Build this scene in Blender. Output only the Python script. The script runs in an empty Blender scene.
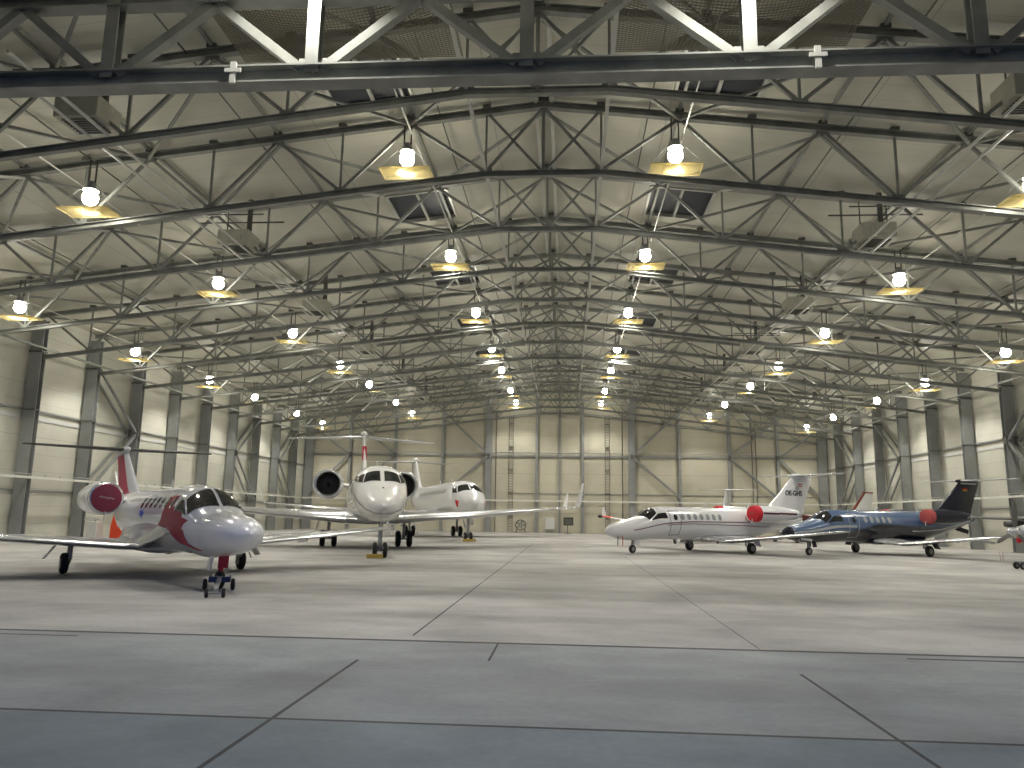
import bpy, math, random
from mathutils import Vector, Matrix
random.seed(7)
PI = math.pi
C = bpy.context.scene.collection
XC = -1.0            # ridge line of the hall
HW = 33.0            # inner flange of the side columns, from the ridge line
WALL = 34.0          # side wall faces, from the ridge line
YB = 100.7           # back wall
YF = 11.7            # open front of the roof
TY = [16.7 + 6 * k for k in range(14)]      # roof trusses

# ------------------------------------------------------------------ materials
MATS = {}
def nodes(name):
    m = bpy.data.materials.new(name); m.use_nodes = True
    nt = m.node_tree; b = nt.nodes['Principled BSDF']
    return m, nt, b
def mat(name, col, rough=.5, metal=0., coat=0., noise=0., nscale=3., spec=.5):
    m, nt, b = nodes(name)
    b.inputs['Base Color'].default_value = (*col, 1)
    b.inputs['Roughness'].default_value = rough
    b.inputs['Metallic'].default_value = metal
    b.inputs['Coat Weight'].default_value = coat
    b.inputs['Coat Roughness'].default_value = .06
    b.inputs['Specular IOR Level'].default_value = spec
    if noise:
        tc = nt.nodes.new('ShaderNodeTexCoord'); n = nt.nodes.new('ShaderNodeTexNoise')
        n.inputs['Scale'].default_value = nscale; n.inputs['Detail'].default_value = 5
        nt.links.new(tc.outputs['Object'], n.inputs['Vector'])
        r = nt.nodes.new('ShaderNodeValToRGB')
        r.color_ramp.elements[0].position = .3; r.color_ramp.elements[1].position = .7
        r.color_ramp.elements[0].color = (*[c * (1 - noise) for c in col], 1)
        r.color_ramp.elements[1].color = (*[min(1, c * (1 + noise)) for c in col], 1)
        nt.links.new(n.outputs['Fac'], r.inputs['Fac'])
        nt.links.new(r.outputs['Color'], b.inputs['Base Color'])
    MATS[name] = m
    return m
mat('galvanised', (.235, .24, .22), .45, .15, noise=.25, nscale=1.3)
mat('column_steel', (.27, .28, .275), .5, .2, noise=.15, nscale=.8)
mat('dark_steel', (.11, .11, .10), .5, .3)
mat('pipe', (.52, .52, .48), .4, .2)
mat('ledge_white', (.72, .72, .66), .5)
mat('white_paint', (.82, .82, .83), .2, 0, .6)
mat('cream_paint', (.72, .71, .68), .22, 0, .6)
mat('dull_white', (.6, .6, .58), .4)
mat('polished', (.62, .63, .64), .22, .75)
mat('wing_grey', (.50, .51, .52), .25, .3, .3)
mat('glass', (.012, .013, .015), .08, 0, .5)
mat('pale_glass', (.33, .35, .37), .12, 0, .5)
mat('rubber', (.018, .018, .018), .75)
mat('hub', (.3, .3, .3), .4, .5)
mat('gear_metal', (.33, .34, .34), .4, .5)
mat('dark_duct', (.01, .01, .01), .9)
mat('fan_blade', (.007, .007, .008), .6, .2)
mat('red_cover', (.62, .02, .035), .75)
mat('pink_red', (.26, .035, .065), .6)
mat('stripe_red', (.11, .015, .03), .4)
mat('faded_red', (.40, .07, .07), .75)
mat('livery_red', (.38, .02, .055), .45, spec=.3)
mat('orange', (.75, .07, .02), .6)
mat('rust_cloth', (.16, .035, .02), .8)
mat('yellow', (.42, .30, .05), .6)
mat('blue_mark', (.03, .10, .55), .4)
mat('navy', (.006, .008, .020), .3, 0, .15, spec=.25)
mat('silver_line', (.5, .52, .55), .3, .4)
mat('dark_line', (.05, .045, .05), .5)
mat('letter', (.05, .05, .06), .5)
mat('gold', (.7, .42, .03), .5)
mat('flag_red', (.5, .02, .02), .5)
mat('tow_blue', (.03, .05, .14), .5, .2)
mat('heater_case', (.40, .39, .32), .5, .1, noise=.1)
mat('black_part', (.02, .02, .02), .6)
mat('grey_box', (.5, .5, .48), .5)

def emis(name, col, s):
    m, nt, b = nodes(name)
    b.inputs['Base Color'].default_value = (*col, 1)
    b.inputs['Emission Color'].default_value = (*col, 1)
    b.inputs['Emission Strength'].default_value = s
    MATS[name] = m
LAMP = 62.
BEAM = 3200.
emis('bulb', (1., .965, .84), LAMP)

def m_mesh(name, col, tw):
    m, nt, b = nodes(name)
    out = nt.nodes['Material Output']
    t = nt.nodes.new('ShaderNodeBsdfTranslucent'); t.inputs['Color'].default_value = (*col, 1)
    b.inputs['Base Color'].default_value = (*col, 1); b.inputs['Roughness'].default_value = .6
    mx = nt.nodes.new('ShaderNodeMixShader'); mx.inputs[0].default_value = tw
    nt.links.new(b.outputs[0], mx.inputs[1]); nt.links.new(t.outputs[0], mx.inputs[2])
    nt.links.new(mx.outputs[0], out.inputs['Surface'])
    MATS[name] = m
m_mesh('tray_wire', (.70, .62, .36), .6)
mat('rooflight', (.022, .025, .035), .55)
mat('reflector', (.7, .7, .68), .35, .3)
m_mesh('net_cord', (.26, .24, .18), .3)

def m_panels(name, col, axis_seams, seam=.35, vcol=.05, vertical=0.):
    """cladding: thin dark horizontal seams at given period along z, plus faint cloudy soiling"""
    m, nt, b = nodes(name); N = nt.nodes; L = nt.links
    g = N.new('ShaderNodeNewGeometry'); s = N.new('ShaderNodeSeparateXYZ'); L.new(g.outputs['Position'], s.inputs[0])
    def math_(op, a, bb=None):
        n = N.new('ShaderNodeMath'); n.operation = op
        for i, v in enumerate((a, bb)):
            if v is None: continue
            if isinstance(v, (int, float)): n.inputs[i].default_value = v
            else: L.new(v, n.inputs[i])
        return n.outputs[0]
    masks = []
    for ax, per, off, wd in axis_seams:
        u = math_('ADD', s.outputs[ax], off)
        u = math_('DIVIDE', u, per); u = math_('FRACT', u)
        u = math_('LESS_THAN', u, wd / per); masks.append(u)
    tot = masks[0]
    for k in masks[1:]: tot = math_('MAXIMUM', tot, k)
    n = N.new('ShaderNodeTexNoise'); n.inputs['Scale'].default_value = .35; n.inputs['Detail'].default_value = 6
    L.new(g.outputs['Position'], n.inputs['Vector'])
    r = N.new('ShaderNodeValToRGB')
    r.color_ramp.elements[0].position = .3; r.color_ramp.elements[1].position = .7
    r.color_ramp.elements[0].color = (*[c * .9 for c in col], 1)
    r.color_ramp.elements[1].color = (*[c * 1.07 for c in col], 1)
    L.new(n.outputs['Fac'], r.inputs['Fac'])
    mx = N.new('ShaderNodeMixRGB'); mx.blend_type = 'MULTIPLY'
    L.new(tot, mx.inputs[0]); L.new(r.outputs[0], mx.inputs[1]); mx.inputs[2].default_value = (seam, seam, seam, 1)
    L.new(mx.outputs[0], b.inputs['Base Color']); b.inputs['Roughness'].default_value = .55
    MATS[name] = m
m_panels('side_panel', (.58, .57, .49), [(2, 1.12, .05, .02), (2, 3.36, .05, .035)], .7)
m_panels('back_panel', (.54, .51, .40), [(2, 2.5, 0.0, .045), (2, 1.25, 0.0, .018)], .7)
m_panels('roof_panel', (.52, .51, .43), [(1, 1.0, 0, .02), (0, 7.2, 3.2, .05)], .72)
m_panels('front_panel', (.5, .5, .45), [(0, 1.0, 0, .03)], .7)

# concrete floor: power-floated slabs with stains, tyre marks and joint lines
def m_floor():
    m, nt, b = nodes('concrete_floor'); N = nt.nodes; L = nt.links
    g = N.new('ShaderNodeNewGeometry'); s = N.new('ShaderNodeSeparateXYZ'); L.new(g.outputs['Position'], s.inputs[0])
    X, Y = s.outputs[0], s.outputs[1]
    def M(op, a, bb=None, cc=None):
        n = N.new('ShaderNodeMath'); n.operation = op
        for i, v in enumerate((a, bb, cc)):
            if v is None: continue
            if isinstance(v, (int, float)): n.inputs[i].default_value = v
            else: L.new(v, n.inputs[i])
        return n.outputs[0]
    def noise(scale, det, dist=0., vec=None, stretch=None):
        n = N.new('ShaderNodeTexNoise'); n.inputs['Scale'].default_value = scale
        n.inputs['Detail'].default_value = det; n.inputs['Distortion'].default_value = dist
        if stretch:
            mp = N.new('ShaderNodeMapping'); mp.inputs['Scale'].default_value = stretch
            mp.inputs['Rotation'].default_value = (0, 0, .25)
            L.new(g.outputs['Position'], mp.inputs[0]); L.new(mp.outputs[0], n.inputs['Vector'])
        else: L.new(g.outputs['Position'], n.inputs['Vector'])
        return n.outputs['Fac']
    def ramp(f, c0, c1, p0=.3, p1=.7):
        r = N.new('ShaderNodeValToRGB'); r.color_ramp.elements[0].position = p0; r.color_ramp.elements[1].position = p1
        r.color_ramp.elements[0].color = (*c0, 1); r.color_ramp.elements[1].color = (*c1, 1)
        L.new(f, r.inputs[0]); return r.outputs[0]
    def mul(a, c, f=1.):
        mx = N.new('ShaderNodeMixRGB'); mx.blend_type = 'MULTIPLY'
        if isinstance(f, float): mx.inputs[0].default_value = f
        else: L.new(f, mx.inputs[0])
        L.new(a, mx.inputs[1])
        if isinstance(c, tuple): mx.inputs[2].default_value = (*c, 1)
        else: L.new(c, mx.inputs[2])
        return mx.outputs[0]
    base = ramp(noise(.22, 8, .6), (.312, .302, .288), (.468, .452, .428), .36, .64)
    base = mul(base, ramp(noise(1.1, 9, .8, stretch=(.6, 1.0, 1)), (.86, .86, .87), (1.08, 1.08, 1.08), .3, .66))
    base = mul(base, ramp(noise(9, 5, 0), (.92, .92, .92), (1.05, 1.05, 1.05)))
    # sweeping tyre marks: distorted rings
    w = N.new('ShaderNodeTexWave'); w.wave_type = 'RINGS'; w.inputs['Scale'].default_value = .05
    w.inputs['Distortion'].default_value = 3.; w.inputs['Detail'].default_value = 3; w.inputs['Detail Scale'].default_value = .35
    mp = N.new('ShaderNodeMapping'); mp.inputs['Location'].default_value = (9, -3, 0)
    L.new(g.outputs['Position'], mp.inputs[0]); L.new(mp.outputs[0], w.inputs['Vector'])
    base = mul(base, ramp(w.outputs['Fac'], (.86, .86, .86), (1, 1, 1), 0., .10))
    # apron slabs in front of the door rails: another pour, with dimmer, bluer light painted in
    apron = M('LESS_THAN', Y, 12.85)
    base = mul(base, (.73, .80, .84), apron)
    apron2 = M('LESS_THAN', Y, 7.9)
    base = mul(base, (.66, .76, .83), apron2)  # second step of the light falloff tinted into the slabs
    def line(coord, pos, wd, lo=None, hi=None, other=None):
        d = M('ABSOLUTE', M('SUBTRACT', coord, pos)); k = M('LESS_THAN', d, wd / 2)
        if lo is not None: k = M('MULTIPLY', k, M('GREATER_THAN', other, lo))
        if hi is not None: k = M('MULTIPLY', k, M('LESS_THAN', other, hi))
        return k
    lines = [line(Y, 7.9, .065), line(Y, 12.85, .15),
             line(Y, 12.42, .09, None, -7.9, X), line(Y, 12.46, .10, 5.1, None, X),
             line(X, -2.92, .05, None, 11.1, Y), line(X, 3.11, .045, None, 11.0, Y),
             line(X, -1.1, .035, 11.3, 12.8, Y),
             line(X, -2.6, .04, 13.4, 60, Y), line(X, 3.05, .022, 13.0, 42, Y)]
    k = lines[0]
    for q in lines[1:]: k = M('MAXIMUM', k, q)
    base = mul(base, (.10, .10, .115), k)
    L.new(base, b.inputs['Base Color'])
    L.new(ramp(noise(.6, 6), (.50,) * 3, (.68,) * 3), b.inputs['Roughness'])
    b.inputs['Specular IOR Level'].default_value = .35
    bp = N.new('ShaderNodeBump'); bp.inputs['Strength'].default_value = .12; bp.inputs['Distance'].default_value = .01
    L.new(noise(14, 6), bp.inputs['Height']); L.new(bp.outputs[0], b.inputs['Normal'])
    MATS['concrete_floor'] = m
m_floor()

def two_tone(name, up, low, mid, pts, band, x0, x1):
    """paint scheme in the aircraft's own coordinates: 'low' below a boundary z=f(x), a band, then 'up'"""
    m, nt, b = nodes(name); N = nt.nodes; L = nt.links
    tc = N.new('ShaderNodeTexCoord'); s = N.new('ShaderNodeSeparateXYZ'); L.new(tc.outputs['Object'], s.inputs[0])
    mr = N.new('ShaderNodeMapRange'); mr.inputs[1].default_value = x0; mr.inputs[2].default_value = x1
    L.new(s.outputs[0], mr.inputs[0])
    r = N.new('ShaderNodeValToRGB')
    while len(r.color_ramp.elements) < len(pts): r.color_ramp.elements.new(.5)
    for e, (x, z) in zip(r.color_ramp.elements, pts):
        e.position = (x - x0) / (x1 - x0); v = z / 4.; e.color = (v, v, v, 1)
    L.new(mr.outputs[0], r.inputs[0])
    def M(op, a, bb):
        n = N.new('ShaderNodeMath'); n.operation = op
        for i, v in enumerate((a, bb)):
            if isinstance(v, (int, float)): n.inputs[i].default_value = v
            else: L.new(v, n.inputs[i])
        return n.outputs[0]
    sep = N.new('ShaderNodeSeparateColor'); L.new(r.outputs[0], sep.inputs[0])
    f = M('MULTIPLY', sep.outputs[0], 4.)
    lo = M('LESS_THAN', s.outputs[2], f); md = M('LESS_THAN', s.outputs[2], M('ADD', f, band))
    a = N.new('ShaderNodeMixRGB'); L.new(md, a.inputs[0]); a.inputs[1].default_value = (*up, 1); a.inputs[2].default_value = (*mid, 1)
    c = N.new('ShaderNodeMixRGB'); L.new(lo, c.inputs[0]); L.new(a.outputs[0], c.inputs[1]); c.inputs[2].default_value = (*low, 1)
    L.new(c.outputs[0], b.inputs['Base Color']); b.inputs['Roughness'].default_value = .22
    b.inputs['Coat Weight'].default_value = .6; b.inputs['Coat Roughness'].default_value = .06
    MATS[name] = m
two_tone('blue_livery', (.075, .125, .235), (.007, .008, .014), (.03, .05, .09),
         [(-9, 2.25), (-6, 1.8), (-3, 1.62), (0, 1.78), (2.0, 1.85), (3.3, 1.55), (6, 1.25), (9.8, 1.05)], .10, -9.5, 10)

def split_paint(name, base, other, k, z0, s0, ztop):
    m, nt, b = nodes(name); N = nt.nodes; L = nt.links
    tc = N.new('ShaderNodeTexCoord'); s = N.new('ShaderNodeSeparateXYZ'); L.new(tc.outputs['Object'], s.inputs[0])
    def M(op, a, bb):
        n = N.new('ShaderNodeMath'); n.operation = op
        for i, v in enumerate((a, bb)):
            if isinstance(v, (int, float)): n.inputs[i].default_value = v
            else: L.new(v, n.inputs[i])
        return n.outputs[0]
    f = M('ADD', s.outputs[0], M('MULTIPLY', M('SUBTRACT', s.outputs[2], z0), k))
    q = M('MULTIPLY', M('LESS_THAN', f, s0), M('LESS_THAN', s.outputs[2], ztop))
    mx = N.new('ShaderNodeMixRGB'); L.new(q, mx.inputs[0]); mx.inputs[1].default_value = (*base, 1); mx.inputs[2].default_value = (*other, 1)
    L.new(mx.outputs[0], b.inputs['Base Color']); b.inputs['Roughness'].default_value = .5; b.inputs['Specular IOR Level'].default_value = .25
    MATS[name] = m
split_paint('fin_red_white', (.50, .51, .53), (.46, .03, .09), 1.21, 2.72, -5.3, 4.32)

# ------------------------------------------------------------------ mesh helpers
class MB:
    def __init__(s): s.v = []; s.f = []
    def add(s, v, f):
        n = len(s.v); s.v += [tuple(p) for p in v]; s.f += [tuple(i + n for i in q) for q in f]; return s
    def box(s, c, d, rz=0.):
        x, y, z = [q / 2 for q in d]; cs, sn = math.cos(rz), math.sin(rz)
        v = []
        for sz in (-z, z):
            for sx, sy in ((-x, -y), (x, -y), (x, y), (-x, y)):
                v.append((c[0] + sx * cs - sy * sn, c[1] + sx * sn + sy * cs, c[2] + sz))
        return s.add(v, [(3, 2, 1, 0), (4, 5, 6, 7), (0, 1, 5, 4), (1, 2, 6, 5), (2, 3, 7, 6), (3, 0, 4, 7)])
    def prof(s, a, b, pts, up=(0, 0, 1)):
        """sweep a closed 2-D profile (side, up) from a to b"""
        a = Vector(a); b = Vector(b); d = (b - a).normalized(); u = Vector(up)
        side = d.cross(u)
        if side.length < 1e-4: side = d.cross(Vector((0, 1, 0)))
        side.normalize(); u2 = side.cross(d).normalized(); n = len(pts)
        v = [p + side * q[0] + u2 * q[1] for p in (a, b) for q in pts]
        f = [(i, (i + 1) % n, n + (i + 1) % n, n + i) for i in range(n)]
        f += [tuple(range(n))[::-1], tuple(range(n, 2 * n))]
        return s.add(v, f)
    def bar(s, a, b, w, h, up=(0, 0, 1)):
        return s.prof(a, b, [(-w / 2, -h / 2), (w / 2, -h / 2), (w / 2, h / 2), (-w / 2, h / 2)], up)
    def hbeam(s, a, b, w, h, t, up=(0, 0, 1)):
        W, H = w / 2, h / 2; k = t / 2
        return s.prof(a, b, [(-W, -H), (W, -H), (W, -H + t), (k, -H + t), (k, H - t), (W, H - t), (W, H), (-W, H), (-W, H - t), (-k, H - t), (-k, -H + t), (-W, -H + t)], up)
    def tube(s, a, b, r, n=8, r2=None):
        r2 = r if r2 is None else r2
        a = Vector(a); b = Vector(b); d = (b - a).normalized()
        u = d.cross(Vector((0, 0, 1)))
        if u.length < 1e-3: u = d.cross(Vector((0, 1, 0)))
        u.normalize(); w = d.cross(u)
        v = [p + (u * math.cos(2 * PI * i / n) + w * math.sin(2 * PI * i / n)) * rr for p, rr in ((a, r), (b, r2)) for i in range(n)]
        f = [(i, (i + 1) % n, n + (i + 1) % n, n + i) for i in range(n)] + [tuple(range(n))[::-1], tuple(range(n, 2 * n))]
        return s.add(v, f)
    def lathe(s, prof, c=(0, 0, 0), axis='x', n=28, cap=True):
        """prof: list of (t, r) along the axis"""
        v = []
        for t, r in prof:
            for i in range(n):
                a = 2 * PI * i / n; p = (math.cos(a) * r, math.sin(a) * r)
                q = {'x': (t, p[0], p[1]), 'y': (p[0], t, p[1]), 'z': (p[0], p[1], t)}[axis]
                v.append((q[0] + c[0], q[1] + c[1], q[2] + c[2]))
        f = []
        for k in range(len(prof) - 1):
            for i in range(n):
                j = (i + 1) % n; f.append((k * n + i, k * n + j, (k + 1) * n + j, (k + 1) * n + i))
        if cap:
            f.append(tuple(range(n))[::-1]); m = (len(prof) - 1) * n; f.append(tuple(range(m, m + n)))
        return s.add(v, f)
    def loft(s, rings, cap=True):
        n = len(rings[0]); v = [p for r in rings for p in r]; f = []
        for k in range(len(rings) - 1):
            for i in range(n):
                j = (i + 1) % n; f.append((k * n + i, k * n + j, (k + 1) * n + j, (k + 1) * n + i))
        if cap:
            f.append(tuple(range(n))[::-1]); m = (len(rings) - 1) * n; f.append(tuple(range(m, m + n)))
        return s.add(v, f)
    def build(s, name, material, parent=None, smooth=True, angle=35, bevel=0., fixn=True):
        me = bpy.data.meshes.new(name); me.from_pydata(s.v, [], s.f)
        if fixn:
            import bmesh
            bm = bmesh.new(); bm.from_mesh(me); bmesh.ops.recalc_face_normals(bm, faces=bm.faces); bm.to_mesh(me); bm.free()
        me.materials.append(MATS[material])
        if smooth:
            me.polygons.foreach_set('use_smooth', [True] * len(me.polygons))
            me.set_sharp_from_angle(angle=math.radians(angle))
        me.update()
        o = bpy.data.objects.new(name, me); C.objects.link(o)
        if parent: o.parent = parent
        if bevel:
            b = o.modifiers.new('bevel', 'BEVEL'); b.width = bevel; b.segments = 2; b.limit_method = 'ANGLE'
        return o
def empty(name, loc=(0, 0, 0), rz=0.):
    o = bpy.data.objects.new(name, None); C.objects.link(o); o.location = loc; o.rotation_euler = (0, 0, rz)
    o.empty_display_size = .3
    return o
def tag(o, label=None, cat=None, group=None, kind=None):
    if label: o['label'] = label
    if cat: o['category'] = cat
    if group: o['group'] = group
    if kind: o['kind'] = kind
    return o
def copy_tree(o, parent=None):
    c = o.copy(); C.objects.link(c)
    if parent is not None: c.parent = parent
    for ch in [q for q in KIDS.get(o.name, [])]: copy_child(ch, c)
    return c
KIDS = {}
def freeze(root):
    """remember the children of a finished thing so that it can be copied"""
    def walk(o):
        KIDS[o.name] = list(o.children)
        for c in o.children: walk(c)
    walk(root)
def copy_child(o, parent):
    c = o.copy(); C.objects.link(c); c.parent = parent
    for ch in KIDS.get(o.name, []): copy_child(ch, c)

ORD = ['first', 'second', 'third', 'fourth', 'fifth', 'sixth', 'seventh', 'eighth', 'ninth', 'tenth', 'eleventh', 'twelfth', 'thirteenth', 'fourteenth', 'fifteenth', 'sixteenth']

# ------------------------------------------------------------------ setting: floor, walls, ceiling
def roof_z(dx): return 18.82 - .116 * abs(dx)
def zb(dx): return 15.47 if abs(dx) <= 2.3 else 15.47 - .121 * (abs(dx) - 2.3)
def zt(dx): return 18.42 - .116 * abs(dx)
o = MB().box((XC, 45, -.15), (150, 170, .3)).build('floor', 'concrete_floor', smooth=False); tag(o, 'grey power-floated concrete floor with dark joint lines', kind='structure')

def side_wall(sg, name):
    x = XC + sg * (WALL + .15)
    o = MB().box((x, (YF + YB) / 2 + .15, 7.45), (.3, YB - YF + .3, 14.9)).build(name, 'side_panel', smooth=False)
    tag(o, 'pale clad wall on the %s' % ('left' if sg < 0 else 'right'), kind='structure')
side_wall(-1, 'wall_left'); side_wall(1, 'wall_right')
pent = [(-WALL, 0), (WALL, 0), (WALL, roof_z(WALL)), (0, roof_z(0)), (-WALL, roof_z(WALL))]
def gable(name, y, m, pts, t=.3):
    v = [(XC + p[0], yy, p[1]) for yy in (y, y + t) for p in pts]; n = len(pts)
    f = [(i, (i + 1) % n, n + (i + 1) % n, n + i) for i in range(n)] + [tuple(range(n)), tuple(range(n, 2 * n))]
    o = MB().add(v, f).build(name, m, smooth=False); return o
tag(gable('wall_back', YB, 'back_panel', pent), 'cream panelled back wall', kind='structure')
head = [(-WALL, 12.6), (WALL, 12.6), (WALL, roof_z(WALL)), (0, roof_z(0)), (-WALL, roof_z(WALL))]
tag(gable('wall_front', YF - .3, 'front_panel', head), 'cladding above the open hangar door', kind='structure')

# roof deck with rooflight openings
SKY = [24.1 + 12 * k for k in range(7)]         # start of each rooflight, 3.6 m long
mb = MB()
for sg in (-1, 1):
    cuts = [0, 5.1, 8.2, WALL + .3]
    ys = [YF - .3]
    for y in SKY: ys += [y, y + 3.6]
    ys.append(YB + .3)
    for i in range(3):
        for j in range(len(ys) - 1):
            if i == 1 and j % 2 == 1: continue
            a, b = cuts[i], cuts[i + 1]; y0, y1 = ys[j], ys[j + 1]
            v = [(XC + sg * q, yy, roof_z(q) + dz) for dz in (0, .2) for q, yy in ((a, y0), (b, y0), (b, y1), (a, y1))]
            mb.add(v, [(0, 1, 2, 3), (4, 5, 6, 7), (0, 1, 5, 4), (1, 2, 6, 5), (2, 3, 7, 6), (3, 0, 4, 7)])
tag(mb.build('ceiling', 'roof_panel', smooth=False), 'pale roof deck of the hangar', kind='structure')
wn = 0
for j, y in enumerate(SKY):
    for sg in (-1, 1):
        wn += 1
        a, b = 5.1, 8.2
        def q(dx, yy, dz): return (XC + sg * dx, yy, roof_z(dx) + dz)
        g = MB(); v = [q(dx, yy, dz) for dz in (.16, .2) for dx, yy in ((a, y), (b, y), (b, y + 3.6), (a, y + 3.6))]
        g.add(v, [(0, 1, 2, 3), (4, 5, 6, 7), (0, 1, 5, 4), (1, 2, 6, 5), (2, 3, 7, 6), (3, 0, 4, 7)])
        w = g.build('window_%d' % wn, 'rooflight', smooth=False)
        tag(w, 'dark rooflight in the roof deck', kind='structure')
        fr = MB()
        for p0, p1 in (((a, y), (b, y)), ((b, y), (b, y + 3.6)), ((b, y + 3.6), (a, y + 3.6)), ((a, y + 3.6), (a, y)), (((a + b) / 2, y), ((a + b) / 2, y + 3.6))):
            fr.bar(q(p0[0], p0[1], -.02), q(p1[0], p1[1], -.02), .12, .12)
        fr.build('window_frame', 'pipe', w, smooth=False)

# ledge, plinth rail, girts on the walls
tn = 0
def trim(label, mb, m, bevel=0.):
    global tn; tn += 1
    return tag(mb.build('trim_%d' % tn, m, smooth=False, bevel=bevel), label, kind='structure')
for sg in (-1, 1):
    xw = XC + sg * WALL
    side = 'left' if sg < 0 else 'right'
    trim('white ledge along the %s wall' % side, MB().box((XC + sg * (HW - .06), (YF + YB) / 2, 3.98), (.10, YB - YF, .15)), 'ledge_white')
    m = MB(); y = YF + .4
    while y < YB: m.box((XC + sg * (HW - .06), y, 4.11), (.05, .05, .17)); y += 1.5
    m.bar((XC + sg * (HW - .06), YF, 4.2), (XC + sg * (HW - .06), YB, 4.2), .03, .03)
    trim('low rail above the %s ledge' % side, m, 'pipe')
    trim('rail below the ledge on the %s wall' % side, MB().box((xw - sg * .07, (YF + YB) / 2, 3.2), (.12, YB - YF, .09)), 'column_steel')
    trim('girt on the %s wall' % side, MB().box((xw - sg * .1, (YF + YB) / 2, 8.35), (.18, YB - YF, .12)), 'column_steel')
    trim('lower girt on the %s wall' % side, MB().box((xw - sg * .04, (YF + YB) / 2, 7.85), (.06, YB - YF, .22)), 'dull_white')
trim('white ledge along the back wall', MB().box((XC, YB - .62, 4.05), (2 * WALL - 2, .12, .17)), 'ledge_white')
trim('girt on the back wall', MB().box((XC, YB - .12, 9.85), (2 * WALL, .22, .22)), 'column_steel')
trim('upper girt on the back wall', MB().box((XC, YB - .05, 10.35), (2 * WALL, .10, .10)), 'dull_white')
trim('rail low on the back wall', MB().box((XC + 13, YB - .06, 5.0), (2 * WALL - 30, .10, .09)), 'column_steel')

# ------------------------------------------------------------------ side columns and bracing
def make_column():
    r = empty('steel_column')
    a = MB().hbeam((0, 0, .04), (0, 0, 14.2), .8, .44, .045, up=(0, 1, 0))
    a.build('shaft', 'column_steel', r, smooth=False)
    MB().box((0, 0, .02), (.95, .7, .04)).build('base_plate', 'column_steel', r, smooth=False)
    m = MB().box((0, 0, 12.1), (.9, .6, .10)).box((0, 0, 11.75), (.84, .10, .6))
    m.build('bracket', 'dark_steel', r, smooth=False)
    m = MB().box((0, 0, 8.3), (.84, .5, .08)); m.build('stiffener', 'dark_steel', r, smooth=False)
    freeze(r); return r
col0 = make_column(); used = False
CY = TY + []
for sg in (-1, 1):
    for k, y in enumerate(CY):
        c = col0 if not used else copy_tree(col0); used = True
        c.location = (XC + sg * (HW + .42), y, 0)
        tag(c, 'grey steel column, %s from the open front on the %s wall' % (ORD[k], 'left' if sg < 0 else 'right'), 'column', 'steel columns of the side walls')
def brace(pts, label, w=.16, cat='brace', grp='diagonal bracing on the walls'):
    r = empty('wall_brace', (pts[0][0], pts[0][1], 0)); o = Vector(r.location)
    for a, b in zip(pts[:-1], pts[1:]):
        MB().bar(Vector(a) - o, Vector(b) - o, w, w).build('strut', 'column_steel', r, smooth=False)
    apex = Vector(pts[1]) - o
    MB().box(apex, (.3, .3, .5)).build('gusset', 'dark_steel', r, smooth=False)
    tag(r, label, cat, grp)
for sg in (-1, 1):
    side = 'left' if sg < 0 else 'right'
    for n_, (ya, yb) in enumerate(((58.7, 52.7), (76.7, 82.7), (88.7, 94.7), (34.7, 28.7))):
        word = ['beside the jets', 'halfway down the hall', 'in the far corner', 'near the open front'][n_]
        for dxx, wd in ((.05, 'inner'), (.75, 'outer')):
            x = XC + sg * (HW + dxx)
            s_ = 1 if yb > ya else -1
            brace([(x, yb - s_ * .3, 12.0), (x, ya + s_ * .3, 8.0), (x, yb - s_ * .3, 3.4)],
                  '%s grey K brace on the %s wall %s' % (wd, side, word))
# eave struts joining the columns
for sg in (-1, 1):
    m = MB().bar((XC + sg * (HW - .1), 17.1, 12.3), (XC + sg * (HW - .1), YB - .6, 12.3), .13, .13)
    o = m.build('eave_strut', 'galvanised', smooth=False)
    tag(o, 'long steel strut joining the %s column heads below the roof' % ('left' if sg < 0 else 'right'), 'beam', 'eave struts')

# back wall posts
def post(x, w, d, ztop, label, name='wall_post', m='column_steel'):
    r = empty(name, (x, YB - d / 2 - .01, 0))
    MB().hbeam((0, 0, .03), (0, 0, ztop), w, d, .03, up=(0, 1, 0)).build('shaft', m, r, smooth=False)
    MB().box((0, 0, .015), (w + .1, d, .03)).build('base_plate', m, r, smooth=False)
    tag(r, label, 'post', 'posts of the back wall')
words = {-27.8: 'outermost on the left', -21.7: 'second from the left', -15.4: 'third from the left', -9.3: 'beside the left ladder', -3: 'left of the middle post',
         0: 'in the middle', 3: 'right of the middle post', 9.3: 'beside the right ladder', 15.4: 'third from the right', 21.7: 'second from the right', 27.8: 'outermost on the right'}
for dx, wd in words.items():
    w = .85 if abs(dx) == 9.3 else (.22 if dx == 0 else .34)
    post(XC + dx, w, .45 if w > .3 else .25, roof_z(dx) - .05, 'grey steel post of the back wall, %s' % wd)
for sg in (-1, 1):
    post(XC + sg * 33.3, 1.1, .5, roof_z(33.3) - .1, 'broad grey post in the %s corner of the back wall' % ('left' if sg < 0 else 'right'))
bz = 9.85
for a, b, up, lab in ((-9.3, -15.4, 15.6, 'left of the left ladder'), (9.3, 15.4, 15.6, 'right of the right ladder'),
                      (-21.7, -27.8, 14.6, 'second bay from the left corner'), (21.7, 27.8, 14.6, 'second bay from the right corner'),
                      (-27.8, -33.2, 13.6, 'in the left corner bay'), (27.8, 33.2, 13.6, 'in the right corner bay')):
    brace([(XC + b, YB - .5, up), (XC + a, YB - .5, bz), (XC + b, YB - .5, 4.6)], 'grey K brace of the back wall %s' % lab, .24)
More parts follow.
